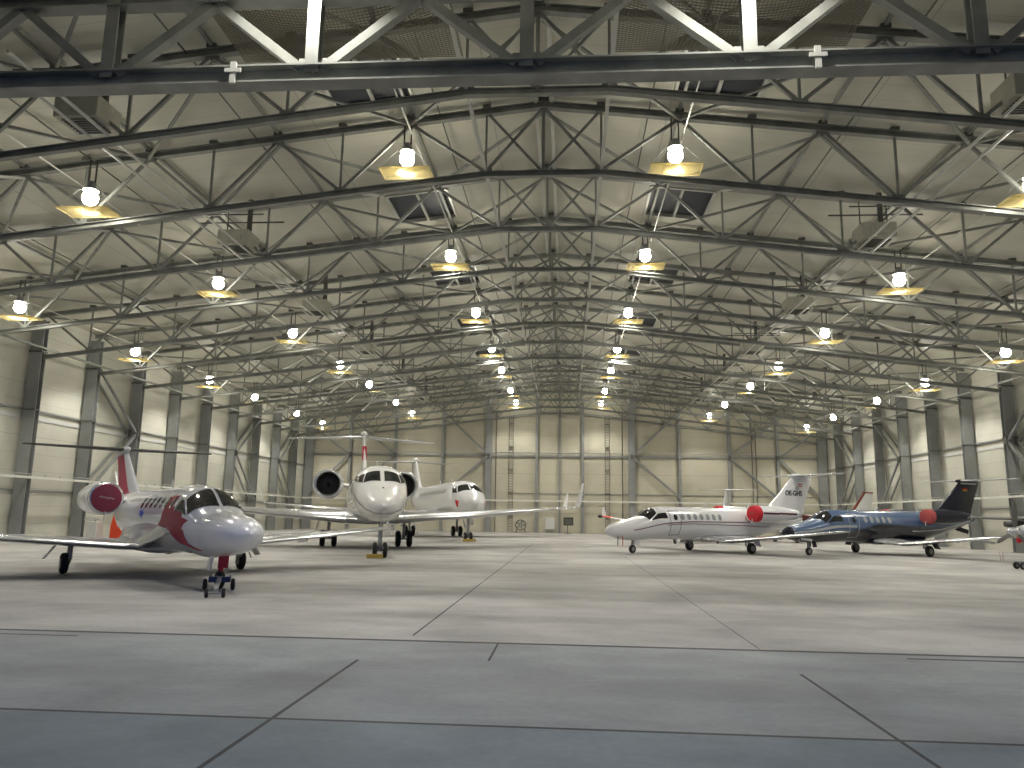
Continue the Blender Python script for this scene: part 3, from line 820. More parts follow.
# ---------------------------------------------------------------- light jet (three of them)
def light_jet(name, loc, ang, nose, body_m, wing_m, fin_m, label, scheme):
    r = empty(name, (loc[0], loc[1], 0), ang)
    st = [(-8.45, 2.30, .02, .02, .02), (-8.2, 2.28, .12, .13, .12), (-7.4, 2.22, .26, .34, .28), (-6.2, 2.10, .46, .56, .48), (-5, 2.0, .64, .74, .66),
          (-3.6, 1.90, .82, .86, .86), (-2, 1.84, .91, .91, .98), (0, 1.82, .93, .93, 1.03), (4.4, 1.82, .93, .93, 1.03), (5.1, 1.80, .92, .93, 1.02),
          (5.6, 1.76, .90, .90, .98), (6.1, 1.68, .87, .78, .92), (6.55, 1.60, .83, .60, .86), (7.0, 1.52, .77, .52, .78)]
    if nose == 'blunt':
        st[-1] = (7.0, 1.54, .76, .50, .71); st[-2] = (6.55, 1.61, .83, .59, .82)
        st += [(7.7, 1.51, .70, .48, .62), (8.3, 1.50, .61, .43, .53), (8.75, 1.49, .49, .35, .42), (9.02, 1.48, .34, .25, .29), (9.17, 1.48, .17, .12, .14), (9.23, 1.48, .01, .01, .01)]
    else:
        st += [(7.7, 1.42, .66, .46, .64), (8.3, 1.36, .52, .38, .46), (8.65, 1.32, .37, .28, .32), (8.83, 1.30, .22, .18, .2), (8.93, 1.29, .10, .08, .1), (8.96, 1.29, .005, .005, .005)]
    B = Body(st)
    fu = B.mesh().build('fuselage', body_m, r, angle=60)
    # belly fairing
    fr = []
    for s_, w, d in ((2.6, .05, .05), (2.2, .6, .12), (1.2, .95, .22), (-1.5, .98, .24), (-2.8, .6, .14), (-3.4, .05, .05)):
        fr.append([(s_, w * math.cos(2 * PI * i / 20), .86 + d * math.sin(2 * PI * i / 20)) for i in range(20)])
    MB().loft(fr).build('belly_fairing', scheme.get('belly', body_m), r, angle=60)
    # wings with polished leading edges
    for sg in (-1, 1):
        gl = scheme.get('glove', 0.)
        surf_glove = [(.6, 2.2 + 3.0 * gl, .85 + .60 * gl), (.95, 1.9 + 2.6 * gl, .80 + .55 * gl), (1.25, 1.35 + 1.2 * gl, .74 + .22 * gl), (1.6, 1.05, .70)]
        if gl: surf_glove = [(.6, 5.5, 1.50), (.95, 4.7, 1.38), (1.02, 3.6, 1.15), (1.18, 2.55, .92), (1.6, 2.30, .93)]
        ms, mz = (1.22, 1.17) if gl else (.55, 1.08)
        w = surf([(0, 1.9, .78, 3.1, .13)] + [(sg * a_, b_, c_, b_ + 1.15, .13 * 2.2 / (b_ + 1.15)) for a_, b_, c_ in surf_glove] + [(sg * 5.2, ms, mz, ms + 1.05, .13 * 1.5 / (ms + 1.05)), (sg * 8.75, .05, 1.45, 1.02, .11), (sg * 8.95, -.15, 1.47, .7, .08)], 'wing', wing_m, r)
        rings = []
        for y, s_, z, c, t in tuple((sg * a_, b_ + .015, c_, b_ + 1.15, .13 * 2.2 / (b_ + 1.15)) for a_, b_, c_ in surf_glove[1:]) + ((sg * 5.2, ms + .015, mz, ms + 1.05, .13 * 1.5 / (ms + 1.05)), (sg * 8.75, .065, 1.45, 1.02, .11)):
            pts = airfoil(c, t * 1.05); k = [pts[i] for i in (3, 2, 1, 0, -1, -2, -3)]
            rings.append([(s_ + p[0], y, z + p[1]) for p in k] + [(s_ + k[-1][0] - .01, y, z)])
        MB().loft(rings).build('leading_edge', 'polished', w, angle=60)
        MB().tube((-.3, sg * 8.9, 1.47), (-.3, sg * 9.05, 1.47), .05, 8, .02).build('tip_light', 'pale_glass', w)
        for yy in (3.4, 5.6): MB().bar((-.9, sg * yy, 1.0), (-1.8, sg * yy, .92), .07, .14).build('flap_fairing', wing_m, w)
    # fin, rudder, tailplane
    fz = scheme.get('fz', 0.)
    fin = surf([(0, -3.7, 2.55, 4.3, .06), (0, -4.6, 3.0, 3.55, .09), (0, -5.6, 3.7 + fz * .35, 2.9, .09), (0, -6.95, 4.75 + fz, 2.15, .09), (0, -7.05, 4.85 + fz, 2.0, .07)], 'fin', fin_m, r, vertical=True)
    tp = None
    for sg in (-1, 1):
        t = surf([(0, -7.0, 4.86 + fz, 1.5, .09), (sg * scheme.get('ts', 3.3), -7.75, 4.93 + fz, .75, .08), (sg * (scheme.get('ts', 3.3) + .08), -7.85, 4.93 + fz, .5, .06)], 'tailplane', scheme.get('tail', 'wing_grey'), r)
    MB().lathe([(-6.7, .01), (-6.8, .09), (-7.2, .14), (-8.2, .13), (-8.9, .08), (-9.1, .01)], (0, 0, 4.86 + fz), 'x', 16).build('tail_bullet', fin_m, r)
    MB().bar((-6.3, 0, 1.72), (-7.6, 0, 1.45), .04, .3).build('ventral_strake', fin_m, r)
    # engines
    for sg in (-1, 1):
        n = nacelle(r, scheme.get('ns', -1.5), sg * 1.55, 2.42, 3.9, scheme.get('nr', .56), scheme.get('nac', 'white_paint'), scheme['cover'], inset=scheme.get('inset', False))
        if scheme.get('nac_stripe'):
            sm = MB()
            for a_, b_, ya, yb in ((-1.85, -3.25, .525, .525), (-3.25, -4.42, .525, .455), (-4.42, -5.1, .455, .36)):
                sm.bar((a_, sg * (1.55 + ya), 2.46), (b_ - .02, sg * (1.55 + yb), 2.44), .11, .02, up=(0, sg, 0))
            sm.build('stripe', scheme['nac_stripe'], n, smooth=False)
        pylon(r, sg * .7, 2.35, sg * 1.2, 2.42, -2.2, 2.6, body_m)
    # glazing
    th = lambda s_, z, sg=1: B.th_z(s_, z, sg)
    for sg in (-1, 1):
        B.patch([(6.62, sg * .06), (5.62, sg * .05), (5.70, sg * .86), (6.30, sg * 1.16)], 'windscreen', 'glass', fu, .014)
        B.patch([(6.22, sg * 1.24), (5.60, sg * .92), (5.02 + .3 * gl, sg * .90), (4.98 + .25 * gl, sg * 1.32)], 'cockpit_window', 'glass', fu, .014)
        if scheme.get('wins', 'oval') == 'oval':
            for k in range(scheme['nw']):
                s_ = scheme['w0'] - k * scheme.get('wp', .53)
                t0 = sg * (1.06 if sg > 0 else 1.06)
                B.patch([(s_ + .15, sg * .98), (s_ - .15, sg * .98), (s_ - .15, sg * 1.42), (s_ + .15, sg * 1.42)], 'cabin_window', scheme.get('wmat', 'pale_glass'), fu, .014, oval=True)
        else:
            for k in range(scheme['nw']):
                s_ = scheme['w0'] - k * scheme.get('wp', .53)
                B.patch([(s_ + .15, sg * .88), (s_ - .13, sg * .88), (s_ - .15, sg * 1.28), (s_ + .13, sg * 1.28)], 'cabin_window', 'glass', fu, .014, oval=True)
    # door on the left side
    dl = scheme.get('door', 'dark_line')
    dd = scheme.get('dds', .9)
    B.line([(4.05 + dd, .78), (3.30 + dd, .78), (3.25 + dd, 1.3), (3.28 + dd, 2.35), (4.02 + dd, 2.4), (4.08 + dd, 1.3), (4.05 + dd, .78)], .03, 'door_outline', dl, fu)
    B.patch([(3.80 + dd, 1.05), (3.50 + dd, 1.05), (3.50 + dd, 1.44), (3.80 + dd, 1.44)], 'door_window', 'glass', fu, .014, oval=True)
    # gear
    ng = empty_part('nose_gear', r)
    MB().tube((6.9, 0, 1.1), (7.02, 0, .36), .07, 10).tube((7.02, 0, .42), (6.95, .0, .2), .045, 8).build('strut', scheme.get('strut', 'gear_metal'), ng)
    wheel(ng, 6.97, 0, .24, .17)
    for sg in (-1, 1):
        MB().bar((6.75, sg * .16, .95), (6.7, sg * .24, .48), .03, .3, up=(1, 0, 0)).build('gear_door', scheme.get('gdoor', 'white_paint'), ng, smooth=False)
    for sg in (-1, 1):
        T_ = scheme.get('track', 2.3); empty_part.T = T_
        mg = empty_part('main_gear', r)
        MB().tube((.15, sg * T_, 1.0), (.05, sg * T_, .5), .08, 10).tube((.35, sg * T_, .55), (-.05, sg * T_, .32), .06, 8).tube((.3, sg * T_, .9), (.35, sg * T_, .5), .05, 8).build('strut', 'gear_metal', mg)
        wheel(mg, 0, sg * (T_ + .12), .33, .22)
        MB().bar((-.0, sg * (T_ + .35), .98), (.05, sg * (T_ + .7), .5), .5, .04, up=(0, 1, 0)).build('gear_door', scheme.get('gdoor', 'white_paint'), mg, smooth=False)
    MB().bar((1.2, 0, 2.73), (1.0, 0, 3.0), .16, .02, up=(0, 1, 0)).build('antenna', 'dull_white', r, smooth=False)
    MB().bar((-2.6, 0, 2.70), (-2.8, 0, 2.98), .16, .02, up=(0, 1, 0)).build('antenna', 'dull_white', r, smooth=False)
    m = MB().tube((8.1, .35, 1.0), (8.1, .42, .86), .02, 6)
    m.build('pitot', 'gear_metal', r)
    return r, B, fu, fin
def empty_part(name, parent):
    # a part group: a small bearing block mesh so that the gear is one part with sub-parts
    if 'nose' in name: mb = MB().box((6.9, 0, 1.12), (.3, .22, .2))
    else:
        sg = -1 if getattr(empty_part, 'flip', 1) > 0 else 1  # left and right by turns; empty_part.flip = -getattr(empty_part, 'flip', 1)
        mb = MB().box((.15, sg * empty_part.T, .98), (.3, .2, .18))
    return mb.build(name, 'gear_metal', parent, smooth=False)

# white jet on the right
empty_part.flip = 1
W, B, fu, fin = light_jet('business_jet', (9.57, 50.38), math.radians(-145.6), 'sharp', 'white_paint', 'wing_grey', 'white_paint', '', dict(
    cover='red_cover', nr=.5, track=2.55, fz=.2, nw=7, w0=3.8, wp=.51, dds=.72, nac_stripe='stripe_red'))
tag(W, 'white light jet with red round engine covers and thin dark red cheat lines', 'airplane')
for sg in (-1, 1):
    B.line([(7.4, sg * 1.75), (5, sg * 1.62), (3, sg * 1.52), (-1.9, sg * 1.52)], .05, 'cheat_line', 'stripe_red', fu)
    B.line([(5, sg * 1.72), (3, sg * 1.64), (-1.6, sg * 1.74), (-3.8, sg * 1.95)], .035, 'cheat_line', 'stripe_red', fu)
    B.line([(-1.9, sg * 1.52), (-1.5, sg * 1.3), (-1.6, sg * 1.1)], .05, 'cheat_line', 'stripe_red', fu)
    B.line([(-4, sg * 1.25), (-8.1, sg * 1.4)], .09, 'tail_line', 'stripe_red', fu)
MB().lathe([(-8.95, .05), (-8.8, .13), (-8.2, .17), (-7.7, .24), (-7.68, .1)], (0, 0, 2.27), 'x', 16).build('tail_cone_cover', 'rust_cloth', W)
text_on(fin, 'OE-GHS', 0, .47, (-6.95, .185, 3.72), (-1, 0, 0), (0, 0, 1), 'letter')
text_on(fin, 'OE-GHS', 0, .47, (-6.95, -.185, 3.72), (1, 0, 0), (0, 0, 1), 'letter')
for sg in (-1, 1):
    for k, m_ in enumerate(('flag_red', 'dull_white', 'flag_red')):
        MB().box((-7.65, sg * .15, 4.50 - k * .07), (.42, .012, .06)).build('flag_stripe', m_, fin, smooth=False)
    MB().box((-7.35, sg * .165, 4.22), (.3, .012, .24)).build('emblem', 'grey_box', fin, smooth=False)
for s_, m_ in ((8.0, 'flag_red'), (8.35, 'dark_line')):
    MB().bar((s_, .4, 1.0), (s_, .4, .45), .05, .02, up=(1, 0, 0)).build('pitot_cover', m_, W, smooth=False)

# dark blue jet
BL, B, fu, fin = light_jet('business_jet', (20.48, 51.39), math.radians(-150.9), 'sharp', 'blue_livery', 'wing_grey', 'navy', '', dict(
    cover='faded_red', nr=.45, track=2.6, nw=5, w0=3.1, wp=.52, dds=.45, belly='navy', nac='navy', door='silver_line', tail='wing_grey', gdoor='navy', wmat='pale_glass'))
tag(BL, 'blue light jet with black belly and dark navy fin at the right wall', 'airplane')
for sg in (-1, 1):
    B.patch([(8.9, sg * 1.42), (3.9, sg * 1.60), (3.9, sg * 1.72), (8.9, sg * 1.68)], 'silver_flash', 'silver_line', fu, .01, n=16)
    B.line([(-1, sg * 1.9), (-4, sg * 1.95), (-7.5, sg * 1.8)], .06, 'silver_line', 'silver_line', fu)
    for k, m_ in enumerate(('black_part', 'flag_red', 'gold')):
        MB().box((-7.4, sg * .16, 4.42 - k * .09), (.45, .012, .085)).build('flag_stripe', m_, fin, smooth=False)
    MB().box((-7.85, sg * .14, 4.70), (1.6, .02, .09)).build('fin_tip_trim', 'silver_line', fin, smooth=False)
nb = []
for q in (8.955, 8.9, 8.8, 8.65, 8.5):
    zc_, w_, u_, d_ = B.at(q); nb.append([(q + .01, (w_ + .012) * math.sin(2 * PI * i / 24), zc_ + ((u_ if math.cos(2 * PI * i / 24) > 0 else d_) + .012) * math.cos(2 * PI * i / 24)) for i in range(24)])
MB().loft(nb).build('radome', 'navy', BL, angle=60)

def th_side(B, s_, z_, sg):
    return B.th_z(s_, z_, sg)
# white and red jet at the left
RJ, B, fu, fin = light_jet('business_jet', (-13.79, 25.69), math.radians(-49.0), 'blunt', 'white_paint', 'wing_grey', 'fin_red_white', '', dict(
    cover='pink_red', inset=True, nr=.57, ns=-1.3, glove=1., ts=3.6, track=2.66, fz=-.33, wp=.62, nw=7, w0=4.75, wins='slot', tail='black_part', strut='livery_red'))
tag(RJ, 'white light jet with red swirl livery and muted red engine covers at the left', 'airplane')
for sg in (-1, 1):
    for q in ([(4.95, 2.45), (4.1, 2.45), (4.1, 2.05), (4.95, 2.05)], [(5.85, 2.08), (4.1, 2.08), (4.0, 1.75), (6.05, 1.75)], [(6.5, 1.77), (4.0, 1.77), (3.4, 1.5), (6.0, 1.5)],
              [(6.2, 1.52), (4.6, 1.52), (5.5, 1.12), (6.3, 1.12)], [(6.3, 1.16), (5.9, 1.16), (6.75, .98), (6.95, 1.0)]):
        B.patch([(a_, th_side(B, a_, z_, sg)) for a_, z_ in q], 'livery_patch', 'livery_red', fu, .010)
    star = []
    t0 = 1.45; s0 = 1.3
    for k in range(10):
        rr = .20 if k % 2 == 0 else .09; a = 2 * PI * k / 10
        star.append((s0 + 2.0 * rr * math.cos(a), sg * (t0 + .9 * rr * math.sin(a))))
    pts = [Vector(B.pt(s_, t, .014)) for s_, t in star]; c0 = Vector(B.pt(s0, sg * t0, .016))
    v = [c0] + pts; f = [(0, i + 1, (i + 1) % 10 + 1) for i in range(10)]
    back = Vector((0, -sg * .01, 0)); v2 = v + [p + back for p in v]; f2 = f + [(b_ + 11, a_ + 11, c_ + 11) for a_, b_, c_ in f] + [(i + 1, (i + 1) % 10 + 1, (i + 1) % 10 + 12, i + 12) for i in range(10)]
    MB().add(v2, f2).build('bird_mark', 'blue_mark', fu, smooth=False)
MB().bar((7.2, 0, .95), (7.15, .0, .55), .26, .05, up=(1, 0, 0)).build('gear_cover', 'livery_red', RJ, smooth=False)

# ---------------------------------------------------------------- large jets
def gear_pair(parent, s, y, r_, w, gap, ztop, name):
    g_ = MB().box((s, y, ztop), (.4, .3, .25)).build(name, 'gear_metal', parent, smooth=False)
    MB().tube((s, y, ztop), (s, y, r_), .11, 10).tube((s + .1, y, ztop - .3), (s + .5, y, ztop + .1), .05, 8).tube((s, y - gap - .02, r_), (s, y + gap + .02, r_), .06, 8).build('strut', 'gear_metal', g_)
    for q in (-1, 1): wheel(g_, s, y + q * gap, r_, w)
    return g_
def big_jet(name, loc, ang, P):
    r = empty(name, (loc[0], loc[1], 0), ang); B = Body(P['st'], P.get('p', 2.)); fu = B.mesh(48, 110).build('fuselage', P['mat'], r, angle=60)
    zw = P['zw']; R_ = P['R']
    fr = []
    for s_, w, d in ((4.2, .05, .05), (3.6, R_ * .7, .3), (2.2, R_ * .98, .48), (-3.0, R_ * .98, .5), (-5, R_ * .6, .3), (-5.8, .05, .05)):
        fr.append([(s_, w * math.cos(2 * PI * i / 24), P['zc'] - R_ * .78 + d * math.sin(2 * PI * i / 24)) for i in range(24)])
    MB().loft(fr).build('belly_fairing', P['mat'], r, angle=60)
    hs = P['span']
    for sg in (-1, 1):
        w = surf([(0, 5.4, zw, 6.6, .12), (sg * R_, 4.6, zw + .02, 6.0, .12), (sg * hs * .38, 2.4, zw + .28, 3.7, .11), (sg * hs * .75, -.9 + P['tips'] * .25, zw + .75, 2.3, .10), (sg * hs, P['tips'], zw + P['dih'], 1.45, .09)], 'wing', 'wing_grey', r)
        rings = []
        for y, s_, z, c, t in ((sg * R_ * 1.05, 4.6, zw + .02, 6.0, .12), (sg * hs * .38, 2.42, zw + .28, 3.7, .11), (sg * hs * .75, -.88 + P['tips'] * .25, zw + .75, 2.3, .10), (sg * hs, P['tips'] + .02, zw + P['dih'], 1.45, .09)):
            pts = airfoil(c, t * 1.05); k = [pts[i] for i in (3, 2, 1, 0, -1, -2, -3)]
            rings.append([(s_ + p[0], y, z + p[1]) for p in k] + [(s_ + k[-1][0] - .01, y, z)])
        MB().loft(rings).build('leading_edge', 'polished', w, angle=60)
        winglet(w, sg * hs, P['tips'], zw + P['dih'], 1.45, P['wlh'], .35, 1.1, .55, bandm=P.get('band'))
        for q, cc in ((.32, 3.6), (.5, 3.0), (.66, 2.5)):
            sy = sg * hs * q; s_ = 2.4 - cc * 1.15 - (q - .38) * hs * .55
            MB().lathe([(s_ + .9, .02), (s_ + .6, .12), (s_, .14), (s_ - .7, .03)], (0, sy, zw + .1 + q * .9), 'x', 12).build('flap_fairing', 'wing_grey', w)
    ft = P['fin']
    fin = surf(ft, 'fin', P['mat'], r, vertical=True)
    zt_ = ft[-1][2]; st_ = ft[-1][1]; tc = P['tailspan']
    for sg in (-1, 1):
        surf([(0, st_ - .1, zt_ - .2, 2.3, .09), (sg * tc, st_ - 2.2, zt_ - .3, 1.1, .08), (sg * (tc + .1), st_ - 2.45, zt_ - .3, .7, .05)], 'tailplane', 'wing_grey', r)
    MB().lathe([(st_ + .5, .01), (st_ + .3, .14), (st_ - .4, .26), (st_ - 2.0, .22), (st_ - 3.0, .1), (st_ - 3.3, .01)], (0, 0, zt_ + .02), 'x', 18).build('tail_bullet', P['mat'], r)
    e = P['eng']
    for sg in (-1, 1):
        nacelle(r, e[0], sg * e[1], e[2], e[3], e[4], P['mat'], P.get('cover'))
        pylon(r, sg * R_ * .7, e[2] - .1, sg * (e[1] - e[4] * .8), e[2], e[0] - 1.0, e[3] * .6, P['mat'])
    for sg in (-1, 1):
        for a in P['ws']: B.patch([(s_, sg * t) for s_, t in a], 'windscreen', 'glass', fu, .02)
        for k in range(P['nw']):
            s_ = P['w0'] - k * P['wp']
            B.patch([(s_ + P.get('wr', .22), sg * 1.05), (s_ - P.get('wr', .22), sg * 1.05), (s_ - P.get('wr', .22), sg * 1.33), (s_ + P.get('wr', .22), sg * 1.33)], 'cabin_window', P.get('wmat', 'glass'), fu, .02, oval=True)
    gear_pair(r, P['ng'], 0, P['nr'], .2, .24, P['nz'], 'nose_gear')
    for sg in (-1, 1):
        gear_pair(r, 0, sg * 2.35, .50, .32, .36, 1.7, 'main_gear')
        MB().bar((.2, sg * 2.95, 1.6), (.1, sg * 3.2, .85), .9, .05, up=(0, 1, 0)).build('gear_door', P['mat'], r, smooth=False)
    MB().bar((P['ng'] - .5, .35, P['nz']), (P['ng'] - .5, .45, P['nz'] - .6), 1.1, .04, up=(0, 1, 0)).build('gear_door', P['mat'], r, smooth=False)
    for s_ in (8, 3): MB().bar((s_, 0, B.pt(s_, 0)[2] - .03), (s_ - .2, 0, B.pt(s_, 0)[2] + .32), .25, .03, up=(0, 1, 0)).build('antenna', 'dull_white', r, smooth=False)
    return r, B, fu, fin
G = dict(mat='cream_paint', p=2.25, R=1.40, zc=3.12, zw=1.72, span=15.6, tips=-4.6, dih=1.0, wlh=1.85, band='dark_line', tailspan=5.7, ng=13.0, nr=.36, nz=1.7,
         st=[(-14.6, 4.35, .02, .02, .02), (-14.2, 4.32, .15, .16, .15), (-12.5, 4.15, .42, .46, .40), (-10, 3.75, .78, .85, .72), (-7, 3.42, 1.1, 1.15, 1.05), (-4, 3.18, 1.3, 1.34, 1.3), (-1, 3.12, 1.37, 1.39, 1.38),
             (9.6, 3.12, 1.37, 1.39, 1.38), (10.8, 3.08, 1.36, 1.38, 1.36), (11.6, 3.0, 1.32, 1.35, 1.30), (12.2, 2.90, 1.26, 1.20, 1.22), (12.8, 2.76, 1.18, .92, 1.1), (13.3, 2.64, 1.08, .74, .98), (13.9, 2.52, .92, .62, .80),
             (14.4, 2.42, .72, .48, .60), (14.8, 2.36, .48, .33, .40), (15.02, 2.33, .26, .18, .21), (15.1, 2.32, .01, .01, .01)],
         fin=[(0, -5.2, 4.0, 6.6, .07), (0, -6.6, 4.7, 5.4, .09), (0, -8.3, 6.2, 4.2, .09), (0, -10.2, 8.15, 3.1, .09)],
         eng=(-3.4, 2.55, 4.0, 4.6, 1.0), nw=8, w0=8.3, wp=1.35,
         ws=[[(12.95, .06), (12.22, .06), (12.12, .58), (12.72, .78)], [(12.66, .84), (12.08, .65), (11.80, .88), (12.2, 1.06)], [(12.08, 1.11), (11.72, .93), (11.35, .98), (11.4, 1.18)]])
GJ, B, fu, fin = big_jet('business_jet', (-12.68, 48.81), math.radians(-72.6), G)
tag(GJ, 'large cream white jet facing the camera with open round engine intakes', 'airplane')
for sg in (-1, 1):
    B.line([(14.93, sg * PI), (14.85, sg * 2.5), (14.6, sg * 2.0), (13.8, sg * 1.72), (12.6, sg * 1.58), (11.0, sg * 1.52)], .04, 'cheat_line', 'dark_line', fu)
    B.line([(12.6, sg * 2.25), (12.3, sg * 1.3)], .035, 'probe_cover', 'faded_red', fu)
MB().lathe([(13.6, .01), (13.66, .05), (13.72, .01)], (0, 0, B.pt(13.66, 0)[2]), 'x', 10).build('vision_port', 'black_part', fu)
MB().box((-11.0, 0, 7.0), (.8, .42, .9)).build('fin_stripe', 'faded_red', fin, smooth=False) if False else None
MB().bar((-8.35, 0, 6.0), (-9.2, 0, 7.1), .08, .34, up=(0, 1, 0)).build('fin_stripe', 'livery_red', fin, smooth=False)

GX_ = dict(mat='white_paint', p=2.15, R=1.5, zc=3.4, zw=1.9, span=15.9, tips=-5.6, dih=1.05, wlh=1.75, tailspan=5.2, ng=14.5, nr=.36, nz=1.9,
           st=[(-15, 5.0, .02, .02, .02), (-14.6, 4.95, .2, .2, .2), (-12, 4.5, .55, .6, .55), (-9, 4.0, .95, 1.0, .95), (-5.5, 3.6, 1.35, 1.35, 1.35), (-2, 3.42, 1.5, 1.5, 1.5),
               (11.6, 3.4, 1.5, 1.52, 1.5), (12.8, 3.38, 1.49, 1.5, 1.48), (13.7, 3.32, 1.45, 1.42, 1.42), (14.4, 3.24, 1.38, 1.20, 1.32), (15.0, 3.15, 1.28, .95, 1.2), (15.6, 3.06, 1.12, .78, 1.02), (16.2, 2.98, .88, .6, .8),
               (16.7, 2.92, .6, .42, .55), (16.98, 2.9, .33, .23, .3), (17.08, 2.9, .01, .01, .01)],
           fin=[(0, -6.2, 4.6, 6.8, .07), (0, -8.0, 5.3, 5.2, .09), (0, -9.8, 6.8, 4.2, .09), (0, -11.0, 8.15, 3.3, .09)],
           eng=(-4.0, 2.75, 4.3, 4.8, 1.0), nw=12, w0=11.6, wp=1.05, wr=.19, wmat='dark_steel',
           ws=[[(15.15, .05), (14.25, .04), (14.15, .62), (14.95, .84)], [(14.88, .92), (14.1, .70), (13.7, .92), (14.25, 1.15)]])
GX, B, fu, fin = big_jet('business_jet', (-13.08, 75.79), math.radians(-69.2), GX_)
tag(GX, 'white long range jet behind the cream one, with small heart shaped red probe covers', 'airplane')
for sg in (-1, 1):
    B.patch([(15.75, sg * 1.45), (15.15, sg * 1.45), (15.35, sg * 1.9), (15.55, sg * 1.9)], 'probe_cover', 'red_cover', fu, .03, n=4)

# yellow wheel chocks
def chock(x, y, rz, label, w=.7):
    m = MB(); L_, H_ = .22, .2
    cs, sn = math.cos(rz), math.sin(rz)
    def T(a, b, z): return (x + a * cs - b * sn, y + a * sn + b * cs, z)
    v = []
    for b in (-w / 2, w / 2): v += [T(-L_ / 2, b, 0.003), T(L_ / 2, b, 0.003), T(.04, b, H_), T(-.04, b, H_)]
    m.add(v, [(0, 1, 2, 3), (4, 5, 6, 7), (0, 1, 5, 4), (1, 2, 6, 5), (2, 3, 7, 6), (3, 0, 4, 7)])
    tag(m.build('wheel_chock', 'yellow', smooth=False, bevel=.01), label, 'chock', 'yellow wheel chocks')
def local(root, s_, l_):
    a = root.rotation_euler.z; return (root.location.x + s_ * math.cos(a) - l_ * math.sin(a), root.location.y + s_ * math.sin(a) + l_ * math.cos(a))
p = local(GJ, 13.5, -.25); chock(p[0], p[1], GJ.rotation_euler.z, 'yellow chock in front of the nose wheel of the cream jet', .75)
p = local(GX, 15.02, 0); chock(p[0], p[1], GX.rotation_euler.z, 'yellow chock in front of the nose wheel of the long range jet', 1.0)

# tow bar head at the nose wheel of the red and white jet
tw = empty('tow_bar', local(RJ, 7.0, 0) + (0,), math.radians(-68))
MB().bar((.25, 0, .30), (2.3, 0, .16), .10, .09).build('bar', 'column_steel', tw, smooth=False)
m = MB().box((.34, 0, .27), (.16, .5, .14)).box((.1, .24, .27), (.6, .06, .14)).box((.1, -.24, .27), (.6, .06, .14))
m.build('head', 'tow_blue', tw, smooth=False, bevel=.01)
for sg in (-1, 1):
    wheel(tw, .42, sg * .34, .15, .10)
    wheel(tw, 2.3, sg * .19, .11, .08)
MB().tube((2.3, -.19, .11), (2.3, .19, .11), .03, 8).build('axle', 'column_steel', tw)
tag(tw, 'dark blue wheeled tow bar clamped to the nose wheel of the red and white jet', 'tow bar')

